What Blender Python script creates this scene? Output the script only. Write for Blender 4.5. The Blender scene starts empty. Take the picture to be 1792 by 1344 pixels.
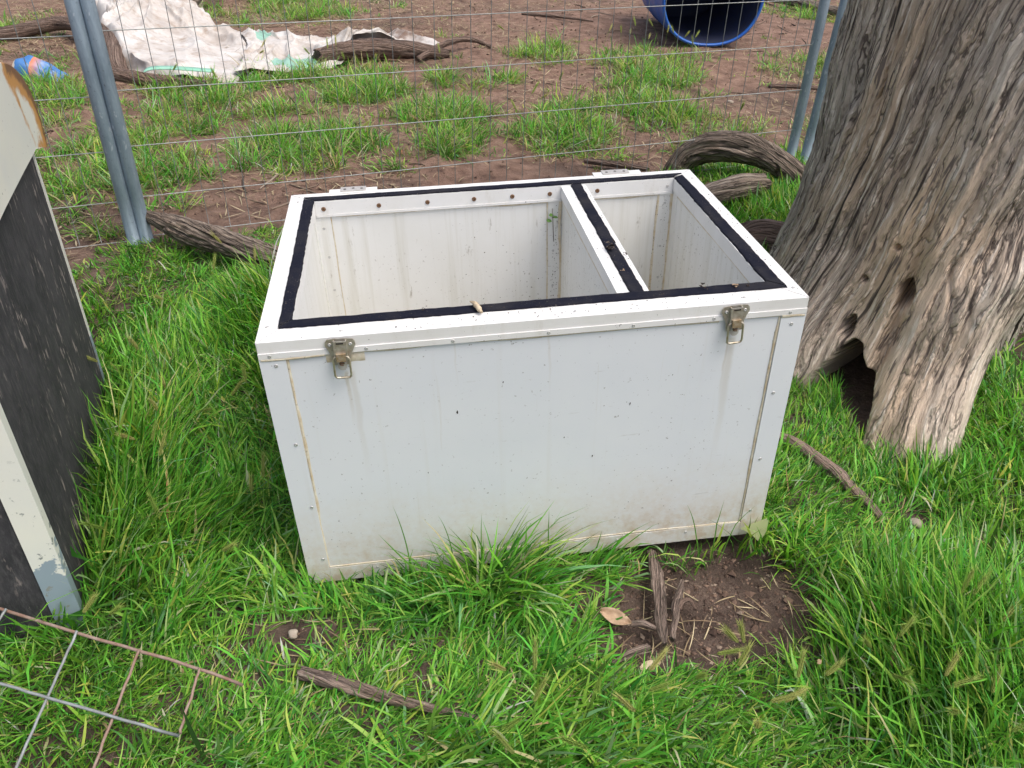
import bpy, bmesh, math, random
import numpy as np
from mathutils import Vector, Matrix

random.seed(7)
RNG = np.random.default_rng(11)
scene = bpy.context.scene

# ------------------------------------------------------------------ camera
cam_data = bpy.data.cameras.new("camera")
cam_data.sensor_width = 36.0
cam_data.lens = 28.125
cam_data.clip_start = 0.02
cam_data.clip_end = 2000.0
cam = bpy.data.objects.new("camera", cam_data)
cam.location = (0.261, -1.3451, 1.4537)
cam.rotation_euler = (0.976523, -0.0226777, -0.1363626)
scene.collection.objects.link(cam)
scene.camera = cam

# ------------------------------------------------------------------ sky, sun, exposure
SUN_EL, SUN_AZ = math.radians(63), math.radians(128)      # high, over the camera's right shoulder
world = bpy.data.worlds.new("World")
scene.world = world
world.use_nodes = True
wn, wl = world.node_tree.nodes, world.node_tree.links
wn.clear()
sky = wn.new("ShaderNodeTexSky")
sky.sky_type = 'NISHITA'
sky.sun_disc = False
sky.sun_elevation = SUN_EL
sky.sun_rotation = SUN_AZ
sky.air_density = 1.0
sky.dust_density = 6.0
sky.ozone_density = 1.0
hs = wn.new("ShaderNodeHueSaturation")
hs.inputs["Saturation"].default_value = 0.72
bg = wn.new("ShaderNodeBackground")
bg.inputs["Strength"].default_value = 0.15
wo = wn.new("ShaderNodeOutputWorld")
wl.new(sky.outputs[0], hs.inputs["Color"])
wl.new(hs.outputs[0], bg.inputs["Color"])
wl.new(bg.outputs[0], wo.inputs["Surface"])
sd = bpy.data.lights.new("sun", 'SUN')
sd.energy = 0.9
sd.angle = math.radians(32)
sd.color = (1.0, 0.965, 0.91)
sun = bpy.data.objects.new("sun", sd)
scene.collection.objects.link(sun)
sdir = Vector((math.sin(SUN_AZ) * math.cos(SUN_EL), math.cos(SUN_AZ) * math.cos(SUN_EL), math.sin(SUN_EL)))
sun.rotation_euler = sdir.to_track_quat('Z', 'Y').to_euler()
vs = scene.view_settings
scene.display_settings.display_device = 'sRGB'
vs.view_transform = 'Standard'
vs.look = 'None'
vs.gamma = 1.0
vs.use_curve_mapping = False
vs.exposure = 0.54
scene.cycles.max_bounces = 12
scene.cycles.diffuse_bounces = 6
scene.cycles.glossy_bounces = 3
scene.cycles.transmission_bounces = 6
scene.cycles.transparent_max_bounces = 4

# ------------------------------------------------------------------ numpy noise
_T = np.random.default_rng(3).random((64, 64, 64)).astype(np.float64)
def vn(x, y, z=0.0):
    x, y, z = np.broadcast_arrays(np.asarray(x, float), np.asarray(y, float), np.asarray(z, float))
    xi, yi, zi = np.floor(x).astype(int), np.floor(y).astype(int), np.floor(z).astype(int)
    fx, fy, fz = x - xi, y - yi, z - zi
    fx = fx * fx * (3 - 2 * fx); fy = fy * fy * (3 - 2 * fy); fz = fz * fz * (3 - 2 * fz)
    def t(a, b, c): return _T[(xi + a) & 63, (yi + b) & 63, (zi + c) & 63]
    x00 = t(0,0,0) * (1-fx) + t(1,0,0) * fx; x10 = t(0,1,0) * (1-fx) + t(1,1,0) * fx
    x01 = t(0,0,1) * (1-fx) + t(1,0,1) * fx; x11 = t(0,1,1) * (1-fx) + t(1,1,1) * fx
    return ((x00 * (1-fy) + x10 * fy) * (1-fz) + (x01 * (1-fy) + x11 * fy) * fz) * 2 - 1
def fbm(x, y, z=0.0, o=4, g=0.5):
    s, a = 0, 1.0
    for k in range(o):
        s = s + a * vn(np.asarray(x) * 2**k + 17.3 * k, np.asarray(y) * 2**k + 5.1 * k, np.asarray(z) * 2**k + 9.7 * k)
        a *= g
    return s
def ridge(x, y, z=0.0): return 1 - 2 * np.abs(vn(x, y, z))
def sstep(a, b, x):
    t = np.clip((np.asarray(x, float) - a) / (b - a), 0, 1)
    return t * t * (3 - 2 * t)

# ------------------------------------------------------------------ object helpers
def link(o):
    scene.collection.objects.link(o)
    return o
def tag(o, label=None, cat=None, group=None, kind=None):
    if label: o["label"] = label
    if cat: o["category"] = cat
    if group: o["group"] = group
    if kind: o["kind"] = kind
    return o
def empty(name, loc=(0, 0, 0), rot=(0, 0, 0)):
    o = bpy.data.objects.new(name, None)
    o.empty_display_size = 0.05
    o.location = loc; o.rotation_euler = rot
    return link(o)
def obj(name, me, mat, parent=None):
    o = bpy.data.objects.new(name, me)
    if mat is not None:
        if me.materials: me.materials[0] = mat
        else: me.materials.append(mat)
    link(o)
    if parent is not None: o.parent = parent
    return o
def bm_obj(name, bm, mat, parent=None, bevel=0.0, smooth=False, segs=1):
    if bevel > 0:
        ed = [e for e in bm.edges if len(e.link_faces) == 2 and e.calc_face_angle(0) > 0.6]
        if ed: bmesh.ops.bevel(bm, geom=ed, offset=bevel, segments=segs, profile=0.5, affect='EDGES', clamp_overlap=True)
    bmesh.ops.recalc_face_normals(bm, faces=bm.faces)
    me = bpy.data.meshes.new(name)
    bm.to_mesh(me); bm.free()
    if smooth:
        me.polygons.foreach_set("use_smooth", [True] * len(me.polygons))
    return obj(name, me, mat, parent)
def bbox(bm, x0, x1, y0, y1, z0, z1):
    vv = [bm.verts.new((x, y, z)) for z in (z0, z1) for y in (y0, y1) for x in (x0, x1)]
    for f in ((0, 2, 3, 1), (4, 5, 7, 6), (0, 1, 5, 4), (2, 6, 7, 3), (0, 4, 6, 2), (1, 3, 7, 5)):
        bm.faces.new([vv[i] for i in f])
def box(name, x0, x1, y0, y1, z0, z1, mat, parent=None, bevel=0.0):
    bm = bmesh.new(); bbox(bm, x0, x1, y0, y1, z0, z1)
    return bm_obj(name, bm, mat, parent, bevel)
def prism(bm, pts, z0, z1):
    a = [bm.verts.new((p[0], p[1], z0)) for p in pts]
    b = [bm.verts.new((p[0], p[1], z1)) for p in pts]
    n = len(pts)
    bm.faces.new(a[::-1]); bm.faces.new(b)
    for i in range(n): bm.faces.new((a[i], a[(i + 1) % n], b[(i + 1) % n], b[i]))
def np_mesh(name, verts, tris=None, quads=None, smooth=True, uv=None, col=None):
    """fast mesh from numpy arrays; uv/col are per vertex"""
    me = bpy.data.meshes.new(name)
    verts = np.asarray(verts, np.float32)
    nt = 0 if tris is None else len(tris)
    nq = 0 if quads is None else len(quads)
    me.vertices.add(len(verts)); me.vertices.foreach_set("co", verts.ravel())
    li = []
    if nq: li.append(np.asarray(quads, np.int32).ravel())
    if nt: li.append(np.asarray(tris, np.int32).ravel())
    li = np.concatenate(li)
    me.loops.add(len(li)); me.loops.foreach_set("vertex_index", li)
    st = np.concatenate([np.arange(nq) * 4, nq * 4 + np.arange(nt) * 3]).astype(np.int32)
    me.polygons.add(nq + nt); me.polygons.foreach_set("loop_start", st)
    me.polygons.foreach_set("use_smooth", np.full(nq + nt, smooth))
    if uv is not None:
        l = me.uv_layers.new(name="UVMap")
        l.data.foreach_set("uv", np.asarray(uv, np.float32)[li].ravel())
    if col is not None:
        a = me.color_attributes.new("Col", 'FLOAT_COLOR', 'POINT')
        c = np.ones((len(verts), 4), np.float32); c[:, :3] = col
        a.data.foreach_set("color", c.ravel())
    me.update(calc_edges=True)
    me.validate()
    return me
def grid_quads(nu, nv, wrap=False):
    """index [i*nv+j], i over nu"""
    i = np.arange(nu if wrap else nu - 1)[:, None]; j = np.arange(nv - 1)[None]
    i2 = (i + 1) % nu
    return np.stack([i * nv + j, i2 * nv + j, i2 * nv + j + 1, i * nv + j + 1], -1).reshape(-1, 4)

# ------------------------------------------------------------------ material helpers
class NT:
    def __init__(s, name):
        s.m = bpy.data.materials.new(name); s.m.use_nodes = True
        s.n, s.l = s.m.node_tree.nodes, s.m.node_tree.links
        s.n.clear()
        s.out = s.n.new("ShaderNodeOutputMaterial")
        s.p = s.n.new("ShaderNodeBsdfPrincipled")
        s.l.new(s.p.outputs[0], s.out.inputs["Surface"])
        s._tc = None
    def tc(s, which="Object"):
        if s._tc is None: s._tc = s.n.new("ShaderNodeTexCoord")
        return s._tc.outputs[which]
    def set(s, node, key, v):
        if v is None: return
        if hasattr(v, "is_linked"): s.l.new(v, node.inputs[key])
        else: node.inputs[key].default_value = v
    def map(s, vec, scale=(1, 1, 1), loc=(0, 0, 0), rot=(0, 0, 0)):
        n = s.n.new("ShaderNodeMapping")
        s.l.new(vec, n.inputs[0]); n.inputs["Scale"].default_value = scale
        n.inputs["Location"].default_value = loc; n.inputs["Rotation"].default_value = rot
        return n.outputs[0]
    def noise(s, vec, scale=5, detail=4, rough=0.55, dist=0.0):
        n = s.n.new("ShaderNodeTexNoise")
        if vec is not None: s.l.new(vec, n.inputs["Vector"])
        n.inputs["Scale"].default_value = scale; n.inputs["Detail"].default_value = detail
        n.inputs["Roughness"].default_value = rough; n.inputs["Distortion"].default_value = dist
        return n.outputs["Fac"]
    def voro(s, vec, scale=5, feature='F1'):
        n = s.n.new("ShaderNodeTexVoronoi"); n.feature = feature
        s.l.new(vec, n.inputs["Vector"]); n.inputs["Scale"].default_value = scale
        return n.outputs["Distance"]
    def ramp(s, f, stops, interp='LINEAR'):
        n = s.n.new("ShaderNodeValToRGB"); n.color_ramp.interpolation = interp
        e = n.color_ramp.elements
        while len(e) < len(stops): e.new(0.5)
        for k, (p, c) in enumerate(stops):
            e[k].position = p
            e[k].color = (c, c, c, 1) if isinstance(c, (int, float)) else (*c, 1)
        s.l.new(f, n.inputs[0])
        return n.outputs[0]
    def mix(s, f, a, b, mode='MIX'):
        n = s.n.new("ShaderNodeMix"); n.data_type = 'RGBA'; n.blend_type = mode
        s.set(n, 0, f)
        for k, v in ((6, a), (7, b)):
            if isinstance(v, tuple): v = (*v, 1) if len(v) == 3 else v
            s.set(n, k, v)
        return n.outputs[2]
    def math(s, op, a, b=None, clamp=False):
        n = s.n.new("ShaderNodeMath"); n.operation = op; n.use_clamp = clamp
        s.set(n, 0, a); s.set(n, 1, b)
        return n.outputs[0]
    def sep(s, vec):
        n = s.n.new("ShaderNodeSeparateXYZ"); s.l.new(vec, n.inputs[0])
        return n.outputs
    def rng(s, v, a, b, c=0.0, d=1.0):
        n = s.n.new("ShaderNodeMapRange"); n.interpolation_type = 'SMOOTHSTEP'
        s.set(n, 0, v)
        for k, x in zip((1, 2, 3, 4), (a, b, c, d)): n.inputs[k].default_value = x
        return n.outputs[0]
    def attr(s, name):
        n = s.n.new("ShaderNodeAttribute"); n.attribute_name = name
        return n.outputs["Color"]
    def base(s, c): s.set(s.p, "Base Color", c if not isinstance(c, tuple) else (*c, 1)); return s
    def rough(s, v): s.set(s.p, "Roughness", v); return s
    def metal(s, v): s.set(s.p, "Metallic", v); return s
    def spec(s, v): s.set(s.p, "Specular IOR Level", v); return s
    def bump(s, h, strength=0.3, dist=0.01):
        n = s.n.new("ShaderNodeBump"); n.inputs["Strength"].default_value = strength
        n.inputs["Distance"].default_value = dist
        s.l.new(h, n.inputs["Height"]); s.l.new(n.outputs[0], s.p.inputs["Normal"])
        return s

def mat_box_white():
    t = NT("white_box_paint"); o = t.tc()
    x, y, z = t.sep(o)[:3]
    c = t.mix(t.ramp(t.noise(o, 3.0, 5, 0.6), [(0.35, 0.0), (0.7, 1.0)]), (0.68, 0.71, 0.752), (0.728, 0.75, 0.778))
    # vertical run stains
    st = t.noise(t.map(o, (40, 40, 1.2)), 1.0, 4, 0.6)
    c = t.mix(t.math('MULTIPLY', t.ramp(st, [(0.60, 0.0), (0.80, 1.0)]), 0.18), c, (0.56, 0.53, 0.45))
    # mud splash at the foot of the walls
    mz = t.math('ADD', z, t.math('MULTIPLY', t.math('SUBTRACT', t.noise(o, 7.0, 6, 0.65), 0.5), 0.22))
    mud = t.rng(mz, 0.30, 0.0)
    mud2 = t.math('MULTIPLY', mud, t.ramp(t.noise(o, 60, 4, 0.7), [(0.30, 0.35), (0.68, 1.0)]), True)
    c = t.mix(t.math('MULTIPLY', mud2, 0.70), c, (0.57, 0.485, 0.375))
    fm = t.math('MULTIPLY', t.rng(mz, 0.16, 0.0), t.ramp(t.noise(o, 24, 5, 0.7), [(0.45, 0.0), (0.62, 1.0)]), True)
    c = t.mix(t.math('MULTIPLY', fm, 0.55), c, (0.45, 0.31, 0.18))
    # specks and scuffs
    sp = t.ramp(t.noise(o, 150, 2, 0.5), [(0.70, 0.0), (0.76, 1.0)])
    sp = t.math('MULTIPLY', sp, t.ramp(t.noise(o, 4.0, 3, 0.5), [(0.35, 0.15), (0.62, 0.9)]))
    c = t.mix(sp, c, (0.15, 0.13, 0.12))
    dr = t.ramp(t.noise(t.map(o, (70, 70, 3.0), loc=(2, 5, 0)), 1.0, 4, 0.6), [(0.66, 0.0), (0.78, 0.25)])
    c = t.mix(dr, c, (0.50, 0.45, 0.36))
    sc = t.ramp(t.noise(t.map(o, (9, 9, 60), rot=(0.3, 0.5, 0.2)), 1.0, 5, 0.7), [(0.66, 0.0), (0.74, 0.6)])
    c = t.mix(sc, c, (0.42, 0.41, 0.39))
    wx = t.math('ADD', x, t.math('MULTIPLY', t.math('SUBTRACT', t.noise(o, 12, 3, 0.5), 0.5), 0.02))
    for dx0, dw, zt, zb, am in ((0.951, 0.012, 0.575, 0.20, 0.40), (0.942, 0.004, 0.575, 0.40, 0.45), (0.160, 0.006, 0.575, 0.42, 0.55), (0.172, 0.010, 0.575, 0.25, 0.30), (0.565, 0.004, 0.622, 0.45, 0.22), (0.375, 0.003, 0.622, 0.50, 0.22)):
        dm = t.math('MULTIPLY', t.rng(t.math('ABSOLUTE', t.math('SUBTRACT', wx, dx0)), dw, dw * 0.2), t.math('MULTIPLY', t.rng(z, zb, zt), t.rng(z, zt + 0.008, zt)), True)
        c = t.mix(t.math('MULTIPLY', dm, am), c, (0.47, 0.42, 0.33))
    t.base(c)
    t.rough(t.ramp(t.noise(o, 9, 4, 0.6), [(0.3, 0.32), (0.75, 0.55)]))
    t.bump(t.noise(o, 2.2, 3, 0.5), 0.10, 0.01)
    return t.m
def mat_box_rail():
    t = NT("white_rail_paint"); o = t.tc()
    c = t.mix(t.ramp(t.noise(o, 8.0, 5, 0.6), [(0.4, 0.0), (0.75, 1.0)]), (0.75, 0.75, 0.745), (0.68, 0.675, 0.65))
    sp = t.ramp(t.noise(o, 210, 2, 0.6), [(0.685, 0.0), (0.73, 1.0)])
    sp = t.math('MULTIPLY', sp, t.ramp(t.noise(o, 6.0, 3, 0.5), [(0.38, 0.1), (0.62, 1.0)]))
    c = t.mix(sp, c, (0.07, 0.06, 0.055))
    g = t.ramp(t.noise(t.map(o, (14, 14, 5)), 1.0, 6, 0.7), [(0.56, 0.0), (0.76, 0.55)])
    c = t.mix(g, c, (0.48, 0.44, 0.36))
    t.base(c); t.rough(t.ramp(t.noise(o, 12, 4, 0.6), [(0.3, 0.3), (0.75, 0.5)]))
    t.bump(t.noise(o, 40, 3, 0.6), 0.06, 0.002)
    return t.m
def mat_inner_white():
    t = NT("white_inner_lining"); o = t.tc()
    c = t.mix(t.ramp(t.noise(o, 4.0, 5, 0.6), [(0.35, 0.0), (0.75, 1.0)]), (0.73, 0.735, 0.72), (0.68, 0.68, 0.645))
    st = t.noise(t.map(o, (40, 40, 1.5)), 1.0, 5, 0.65)
    c = t.mix(t.ramp(st, [(0.50, 0.0), (0.78, 0.5)]), c, (0.48, 0.465, 0.38))
    sc = t.noise(t.map(o, (50, 50, 12), rot=(0.0, 0.6, 0.0)), 1.0, 5, 0.7)
    c = t.mix(t.ramp(sc, [(0.63, 0.0), (0.73, 0.7)]), c, (0.26, 0.23, 0.18))
    sp = t.math('MULTIPLY', t.ramp(t.noise(o, 130, 2, 0.6), [(0.65, 0.0), (0.72, 0.9)]), t.ramp(t.noise(o, 5, 4, 0.6), [(0.42, 0.0), (0.62, 1.0)]))
    c = t.mix(sp, c, (0.16, 0.14, 0.11))
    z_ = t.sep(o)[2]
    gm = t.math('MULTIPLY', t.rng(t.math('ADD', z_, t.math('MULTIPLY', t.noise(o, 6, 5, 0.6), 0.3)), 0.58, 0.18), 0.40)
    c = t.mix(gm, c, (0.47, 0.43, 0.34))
    t.base(c); t.rough(0.5)
    return t.m
def mat_seal():
    t = NT("black_foam_seal"); o = t.tc()
    c = t.mix(t.ramp(t.noise(o, 9, 5, 0.65), [(0.45, 0.0), (0.7, 1.0)]), (0.007, 0.008, 0.017), (0.026, 0.025, 0.029))
    sp = t.ramp(t.noise(o, 260, 2, 0.6), [(0.66, 0.0), (0.74, 1.0)])
    sp = t.math('MULTIPLY', sp, t.ramp(t.noise(o, 7, 3, 0.5), [(0.42, 0.1), (0.62, 1.0)]))
    c = t.mix(sp, c, (0.27, 0.24, 0.2))
    t.base(c); t.rough(0.8); t.spec(0.15)
    t.bump(t.noise(o, 180, 3, 0.6), 0.4, 0.002)
    return t.m
def mat_sealant():
    t = NT("yellowed_sealant"); o = t.tc()
    c = t.mix(t.ramp(t.noise(o, 35, 4, 0.65), [(0.35, 0.0), (0.7, 1.0)]), (0.66, 0.62, 0.51), (0.50, 0.39, 0.24))
    c = t.mix(t.ramp(t.noise(o, 120, 3, 0.6), [(0.62, 0.0), (0.72, 0.7)]), c, (0.25, 0.19, 0.12))
    t.base(c); t.rough(0.6); t.bump(t.noise(o, 150, 3, 0.6), 0.4, 0.002)
    return t.m
def mat_simple(name, a, b, scale=30, rough=0.5, metal=0.0, bump=0.15, lo=0.35, hi=0.68):
    t = NT(name); o = t.tc()
    c = t.mix(t.ramp(t.noise(o, scale, 5, 0.65), [(lo, 0.0), (hi, 1.0)]), a, b)
    t.base(c); t.rough(rough); t.metal(metal)
    if bump: t.bump(t.noise(o, scale * 4, 3, 0.6), bump, 0.002)
    return t.m
def mat_galv():
    t = NT("galvanised_steel"); o = t.tc()
    c = t.mix(t.ramp(t.noise(t.map(o, (30, 30, 6)), 1.0, 5, 0.7), [(0.35, 0.0), (0.62, 1.0)]), (0.19, 0.25, 0.31), (0.29, 0.36, 0.43))
    c = t.mix(t.ramp(t.noise(t.map(o, (30, 30, 12)), 1.0, 5, 0.7), [(0.60, 0.0), (0.68, 0.8)]), c, (0.55, 0.60, 0.66))
    c = t.mix(t.ramp(t.noise(o, 60, 4, 0.7), [(0.62, 0.0), (0.72, 0.7)]), c, (0.10, 0.11, 0.12))
    t.base(c); t.rough(0.48); t.metal(0.45); t.bump(t.noise(o, 70, 4, 0.6), 0.25, 0.003)
    return t.m
def mat_wood(name, dark, mid, light, warm, su=1.0, sv=1.0, warm_amt=0.5, tone=False):
    """weathered timber: colour streaks run along the v axis of the UV map (metres)"""
    t = NT(name); uv = t.tc("UV")
    wob = t.noise(t.map(uv, (3 * su, 2 * sv, 1)), 1.0, 3, 0.5)
    cmb = t.n.new("ShaderNodeCombineXYZ")
    sx = t.sep(uv)
    t.set(cmb, 0, t.math('ADD', sx[0], t.math('MULTIPLY', wob, 0.030 / su))); t.set(cmb, 1, sx[1])
    v = cmb.outputs[0]
    n1 = t.noise(t.map(v, (24 * su, 1.8 * sv, 1)), 1.0, 5, 0.68)
    n2 = t.noise(t.map(v, (80 * su, 6 * sv, 1)), 1.0, 3, 0.65)
    n3 = t.noise(t.map(v, (6 * su, 1.6 * sv, 1), loc=(3, 7, 0)), 1.0, 5, 0.65)
    c = t.ramp(n1, [(0.34, tuple(0.5 * (p + q) for p, q in zip(dark, mid))), (0.48, mid), (0.58, mid), (0.70, light)])
    c = t.mix(t.math('MULTIPLY', t.ramp(n3, [(0.50, 0.0), (0.66, 1.0)]), warm_amt), c, warm, 'MIX')
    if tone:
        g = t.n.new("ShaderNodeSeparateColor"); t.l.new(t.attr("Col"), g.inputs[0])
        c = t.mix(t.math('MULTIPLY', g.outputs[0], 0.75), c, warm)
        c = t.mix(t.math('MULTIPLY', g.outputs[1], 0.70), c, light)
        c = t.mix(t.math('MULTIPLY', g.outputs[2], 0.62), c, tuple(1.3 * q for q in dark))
    c = t.mix(t.ramp(n2, [(0.38, 0.9), (0.43, 0.0)]), c, dark)
    c = t.mix(t.ramp(n2, [(0.57, 0.0), (0.62, 0.65)]), c, light)
    n4 = t.noise(t.map(v, (9 * su, 1.6 * sv, 1), loc=(13, 2, 0)), 1.0, 6, 0.7)
    c = t.mix(t.ramp(n4, [(0.56, 0.0), (0.70, 0.4)]), c, dark)
    vd = t.n.new("ShaderNodeVectorMath"); vd.operation = 'ADD'
    nz = t.n.new("ShaderNodeTexNoise"); nz.inputs["Scale"].default_value = 1.0; nz.inputs["Detail"].default_value = 3
    mv = t.map(v, (30 * su, 1.2 * sv, 1)); t.l.new(t.map(v, (60 * su, 14 * sv, 1)), nz.inputs["Vector"])
    sc_ = t.n.new("ShaderNodeVectorMath"); sc_.operation = 'SCALE'; sc_.inputs["Scale"].default_value = 0.8
    t.l.new(nz.outputs["Color"], sc_.inputs[0]); t.l.new(mv, vd.inputs[0]); t.l.new(sc_.outputs[0], vd.inputs[1])
    ve = t.voro(vd.outputs[0], 1.0, 'DISTANCE_TO_EDGE')
    c = t.mix(t.math('MULTIPLY', t.ramp(ve, [(0.012, 0.9), (0.045, 0.0)]), t.ramp(n4, [(0.38, 0.35), (0.60, 1.0)])), c, tuple(0.7 * q for q in dark))
    n5 = t.noise(t.map(v, (60 * su, 1.3 * sv, 1), loc=(5, 9, 0)), 1.0, 2, 0.5)
    c = t.mix(t.ramp(n5, [(0.31, 0.95), (0.36, 0.0)]), c, tuple(0.4 * q for q in dark))
    t.base(c); t.rough(0.85); t.spec(0.25)
    h = t.math('ADD', t.math('ADD', t.math('ADD', n2, t.math('MULTIPLY', t.ramp(ve, [(0.0, 0.0), (0.15, 1.0)]), 0.7)), t.math('MULTIPLY', n1, 0.8)), t.math('MULTIPLY', t.noise(t.map(v, (240 * su, 30 * sv, 1)), 1.0, 4, 0.7), 0.6))
    t.bump(h, 1.0, 0.016)
    return t.m
def mat_grass():
    t = NT("grass_blade"); c = t.attr("Col")
    t.base(c); t.rough(0.55); t.spec(0.28)
    tr = t.n.new("ShaderNodeBsdfTranslucent")
    t.l.new(t.mix(1.0, c, (0.95, 1.0, 0.55), 'MULTIPLY'), tr.inputs[0])
    mx = t.n.new("ShaderNodeMixShader"); mx.inputs[0].default_value = 0.40
    t.l.new(t.p.outputs[0], mx.inputs[1]); t.l.new(tr.outputs[0], mx.inputs[2])
    t.l.new(mx.outputs[0], t.out.inputs["Surface"])
    return t.m
def mat_col(name, rough=0.85):
    t = NT(name); t.base(t.attr("Col")); t.rough(rough); t.spec(0.25)
    return t.m

M = dict(white=mat_box_white(), rail=mat_box_rail(), inner=mat_inner_white(), seal=mat_seal(), sealant=mat_sealant(),
    rivet=mat_simple("aluminium_rivet", (0.62, 0.63, 0.63), (0.35, 0.34, 0.32), 300, 0.4, 0.5),
    rust_screw=mat_simple("rusty_screw", (0.22, 0.12, 0.06), (0.10, 0.06, 0.04), 300, 0.8, 0.2),
    dark=mat_simple("dark_recess", (0.02, 0.016, 0.014), (0.04, 0.03, 0.025), 200, 0.9),
    latch=mat_simple("tarnished_steel", (0.56, 0.54, 0.48), (0.36, 0.31, 0.24), 90, 0.42, 0.6),
    latch_brown=mat_simple("rust_stained_steel", (0.46, 0.39, 0.29), (0.30, 0.19, 0.09), 120, 0.5, 0.5),
    bail=mat_simple("bail_wire", (0.60, 0.56, 0.47), (0.38, 0.30, 0.19), 90, 0.4, 0.65),
    hinge=mat_simple("grey_hinge", (0.58, 0.56, 0.54), (0.46, 0.43, 0.40), 90, 0.45, 0.35),
    galv=mat_galv(),
    wire_dark=mat_simple("dull_wire", (0.26, 0.275, 0.28), (0.15, 0.155, 0.155), 40, 0.6, 0.3),
    wire=mat_simple("galvanised_wire", (0.40, 0.42, 0.41), (0.26, 0.265, 0.26), 40, 0.55, 0.3),
    trunk=mat_wood("dead_trunk_wood", (0.140, 0.110, 0.094), (0.56, 0.475, 0.40), (0.84, 0.75, 0.645), (0.60, 0.42, 0.26), 1, 1, 0.36, True),
    log=mat_wood("grey_brown_log", (0.080, 0.060, 0.048), (0.29, 0.235, 0.19), (0.52, 0.44, 0.36), (0.30, 0.21, 0.14), 1.2, 0.7, 0.45),
    strip=mat_wood("dry_bark_strip", (0.11, 0.08, 0.066), (0.38, 0.285, 0.235), (0.58, 0.47, 0.40), (0.42, 0.28, 0.21), 2.4, 1.0, 0.4),
    darklog=mat_wood("dark_weathered_branch", (0.06, 0.045, 0.037), (0.24, 0.19, 0.155), (0.46, 0.39, 0.315), (0.27, 0.185, 0.125), 1.3, 0.8, 0.45),
    bark=mat_wood("brown_bark", (0.065, 0.045, 0.037), (0.25, 0.175, 0.14), (0.45, 0.35, 0.29), (0.31, 0.19, 0.135), 2.2, 1.0, 0.5),
    grass=mat_grass(), straw=mat_col("straw_litter", 0.7), crumb=mat_col("soil_crumb", 0.95))

# ================================================================== GROUND
DIRT = [(0.92, -0.175, 0.275, 0.165, 1.0), (0.74, -0.24, 0.17, 0.085, 1.0), (-0.03, -0.15, 0.11, 0.055, 0.9), (-0.17, -0.08, 0.07, 0.04, 0.8),
        (-0.34, 0.47, 0.05, 0.11, 0.8), (-0.24, 0.80, 0.07, 0.10, 0.5), (1.58, 0.04, 0.05, 0.035, 0.9), (1.72, -0.07, 0.06, 0.05, 0.7), (0.55, -0.20, 0.07, 0.05, 0.55)]
PATCH = [(-1.94, 4.32, .24, .44), (-1.24, 2.99, .37, .80), (-0.87, 4.1, .50, .50), (-0.24, 3.27, .50, .52), (-0.01, 4.47, .50, .52), (0.47, 3.78, .40, .55),
         (0.8, 4.64, .29, .36), (1.58, 5.65, .32, .40), (1.3, 3.35, .34, .40), (2.28, 5.28, .38, .60), (1.94, 4.01, .43, .46), (0.77, 6.40, .11, .22),
         (-0.8, 7.98, .75, .80), (-0.84, 2.6, .16, .25), (-2.12, 4.9, .14, .7), (-2.6, 3.4, .9, .9), (3.2, 3.3, .6, .4),
         (3.9, 5.0, .5, .5), (5.6, 8.0, 1.0, .8), (-4.2, 6.0, 1.0, 1.4), (0.2, 5.05, .5, .12), (4.2, 2.6, .8, .8), (2.0, 3.0, .35, .18), (1.25, 3.55, .30, .25), (0.55, 3.2, .22, .2), (2.2, 4.6, .4, .3), (-0.35, 4.9, .6, .25), (-1.0, 4.55, .5, .2)]
F0, F1 = np.array([-0.858, 2.046]), np.array([2.45, 2.84])          # the fence line
FD = (F1 - F0) / np.linalg.norm(F1 - F0); FN = np.array([-FD[1], FD[0]])
FLEN = float(np.linalg.norm(F1 - F0))
def fence_side(x, y): return (x - F0[0]) * FN[0] + (y - F0[1]) * FN[1]     # > 0 beyond the fence
def near_mask(x, y):
    w = 0.10 * vn(x * 2.3, y * 2.3, 4.0) + 0.04 * vn(x * 8, y * 8, 2.0)
    lim = -0.02 + 0.15 * sstep(1.4, 2.0, x)
    m = 1 - sstep(lim - 0.06, lim + 0.05, fence_side(x, y) + w)
    d = np.zeros_like(np.asarray(x, float))
    for cx, cy, rx, ry, a in DIRT:
        q = np.hypot((x - cx) / rx, (y - cy) / ry) + 0.35 * vn(x * 14, y * 14, 7.0) + 0.2 * vn(x * 33, y * 33, 1.0)
        d = np.maximum(d, a * (1 - sstep(0.70, 1.15, q)))
    return m * (1 - d), m
def far_mask(x, y):
    d = np.zeros_like(np.asarray(x, float))
    for cx, cy, rx, ry in PATCH:
        q = np.hypot((x - cx) / rx, (y - cy) / ry) + 0.55 * vn(x * 3, y * 3, 7.0) + 0.5 * vn(x * 8, y * 8, 3.0)
        d = np.maximum(d, 1 - sstep(0.45, 1.45, q))
    return d * sstep(-0.02, 0.06, fence_side(x, y))
def ground_h(x, y):
    x = np.asarray(x, float); y = np.asarray(y, float)
    near = 1 - sstep(-0.05, 0.4, fence_side(x, y))
    h = 0.012 * fbm(x * 1.7, y * 1.7, 3.0, 3) + (1 - near) * (0.02 * fbm(x * 0.8, y * 0.8, 8.0, 3) + 0.014 * fbm(x * 5, y * 5, 18.0, 3))
    h = h + 0.006 * fbm(x * 9, y * 9, 1.0, 3) + 0.0035 * fbm(x * 38, y * 38, 5.0, 2)
    for cx, cy, rx, ry, a in DIRT[:2]:
        h = h - 0.022 * a * np.exp(-(((x - cx) / rx) ** 2 + ((y - cy) / ry) ** 2))
    h = h - 0.012
    return h * (1 - sstep(30, 60, np.hypot(x, y)))

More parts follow.
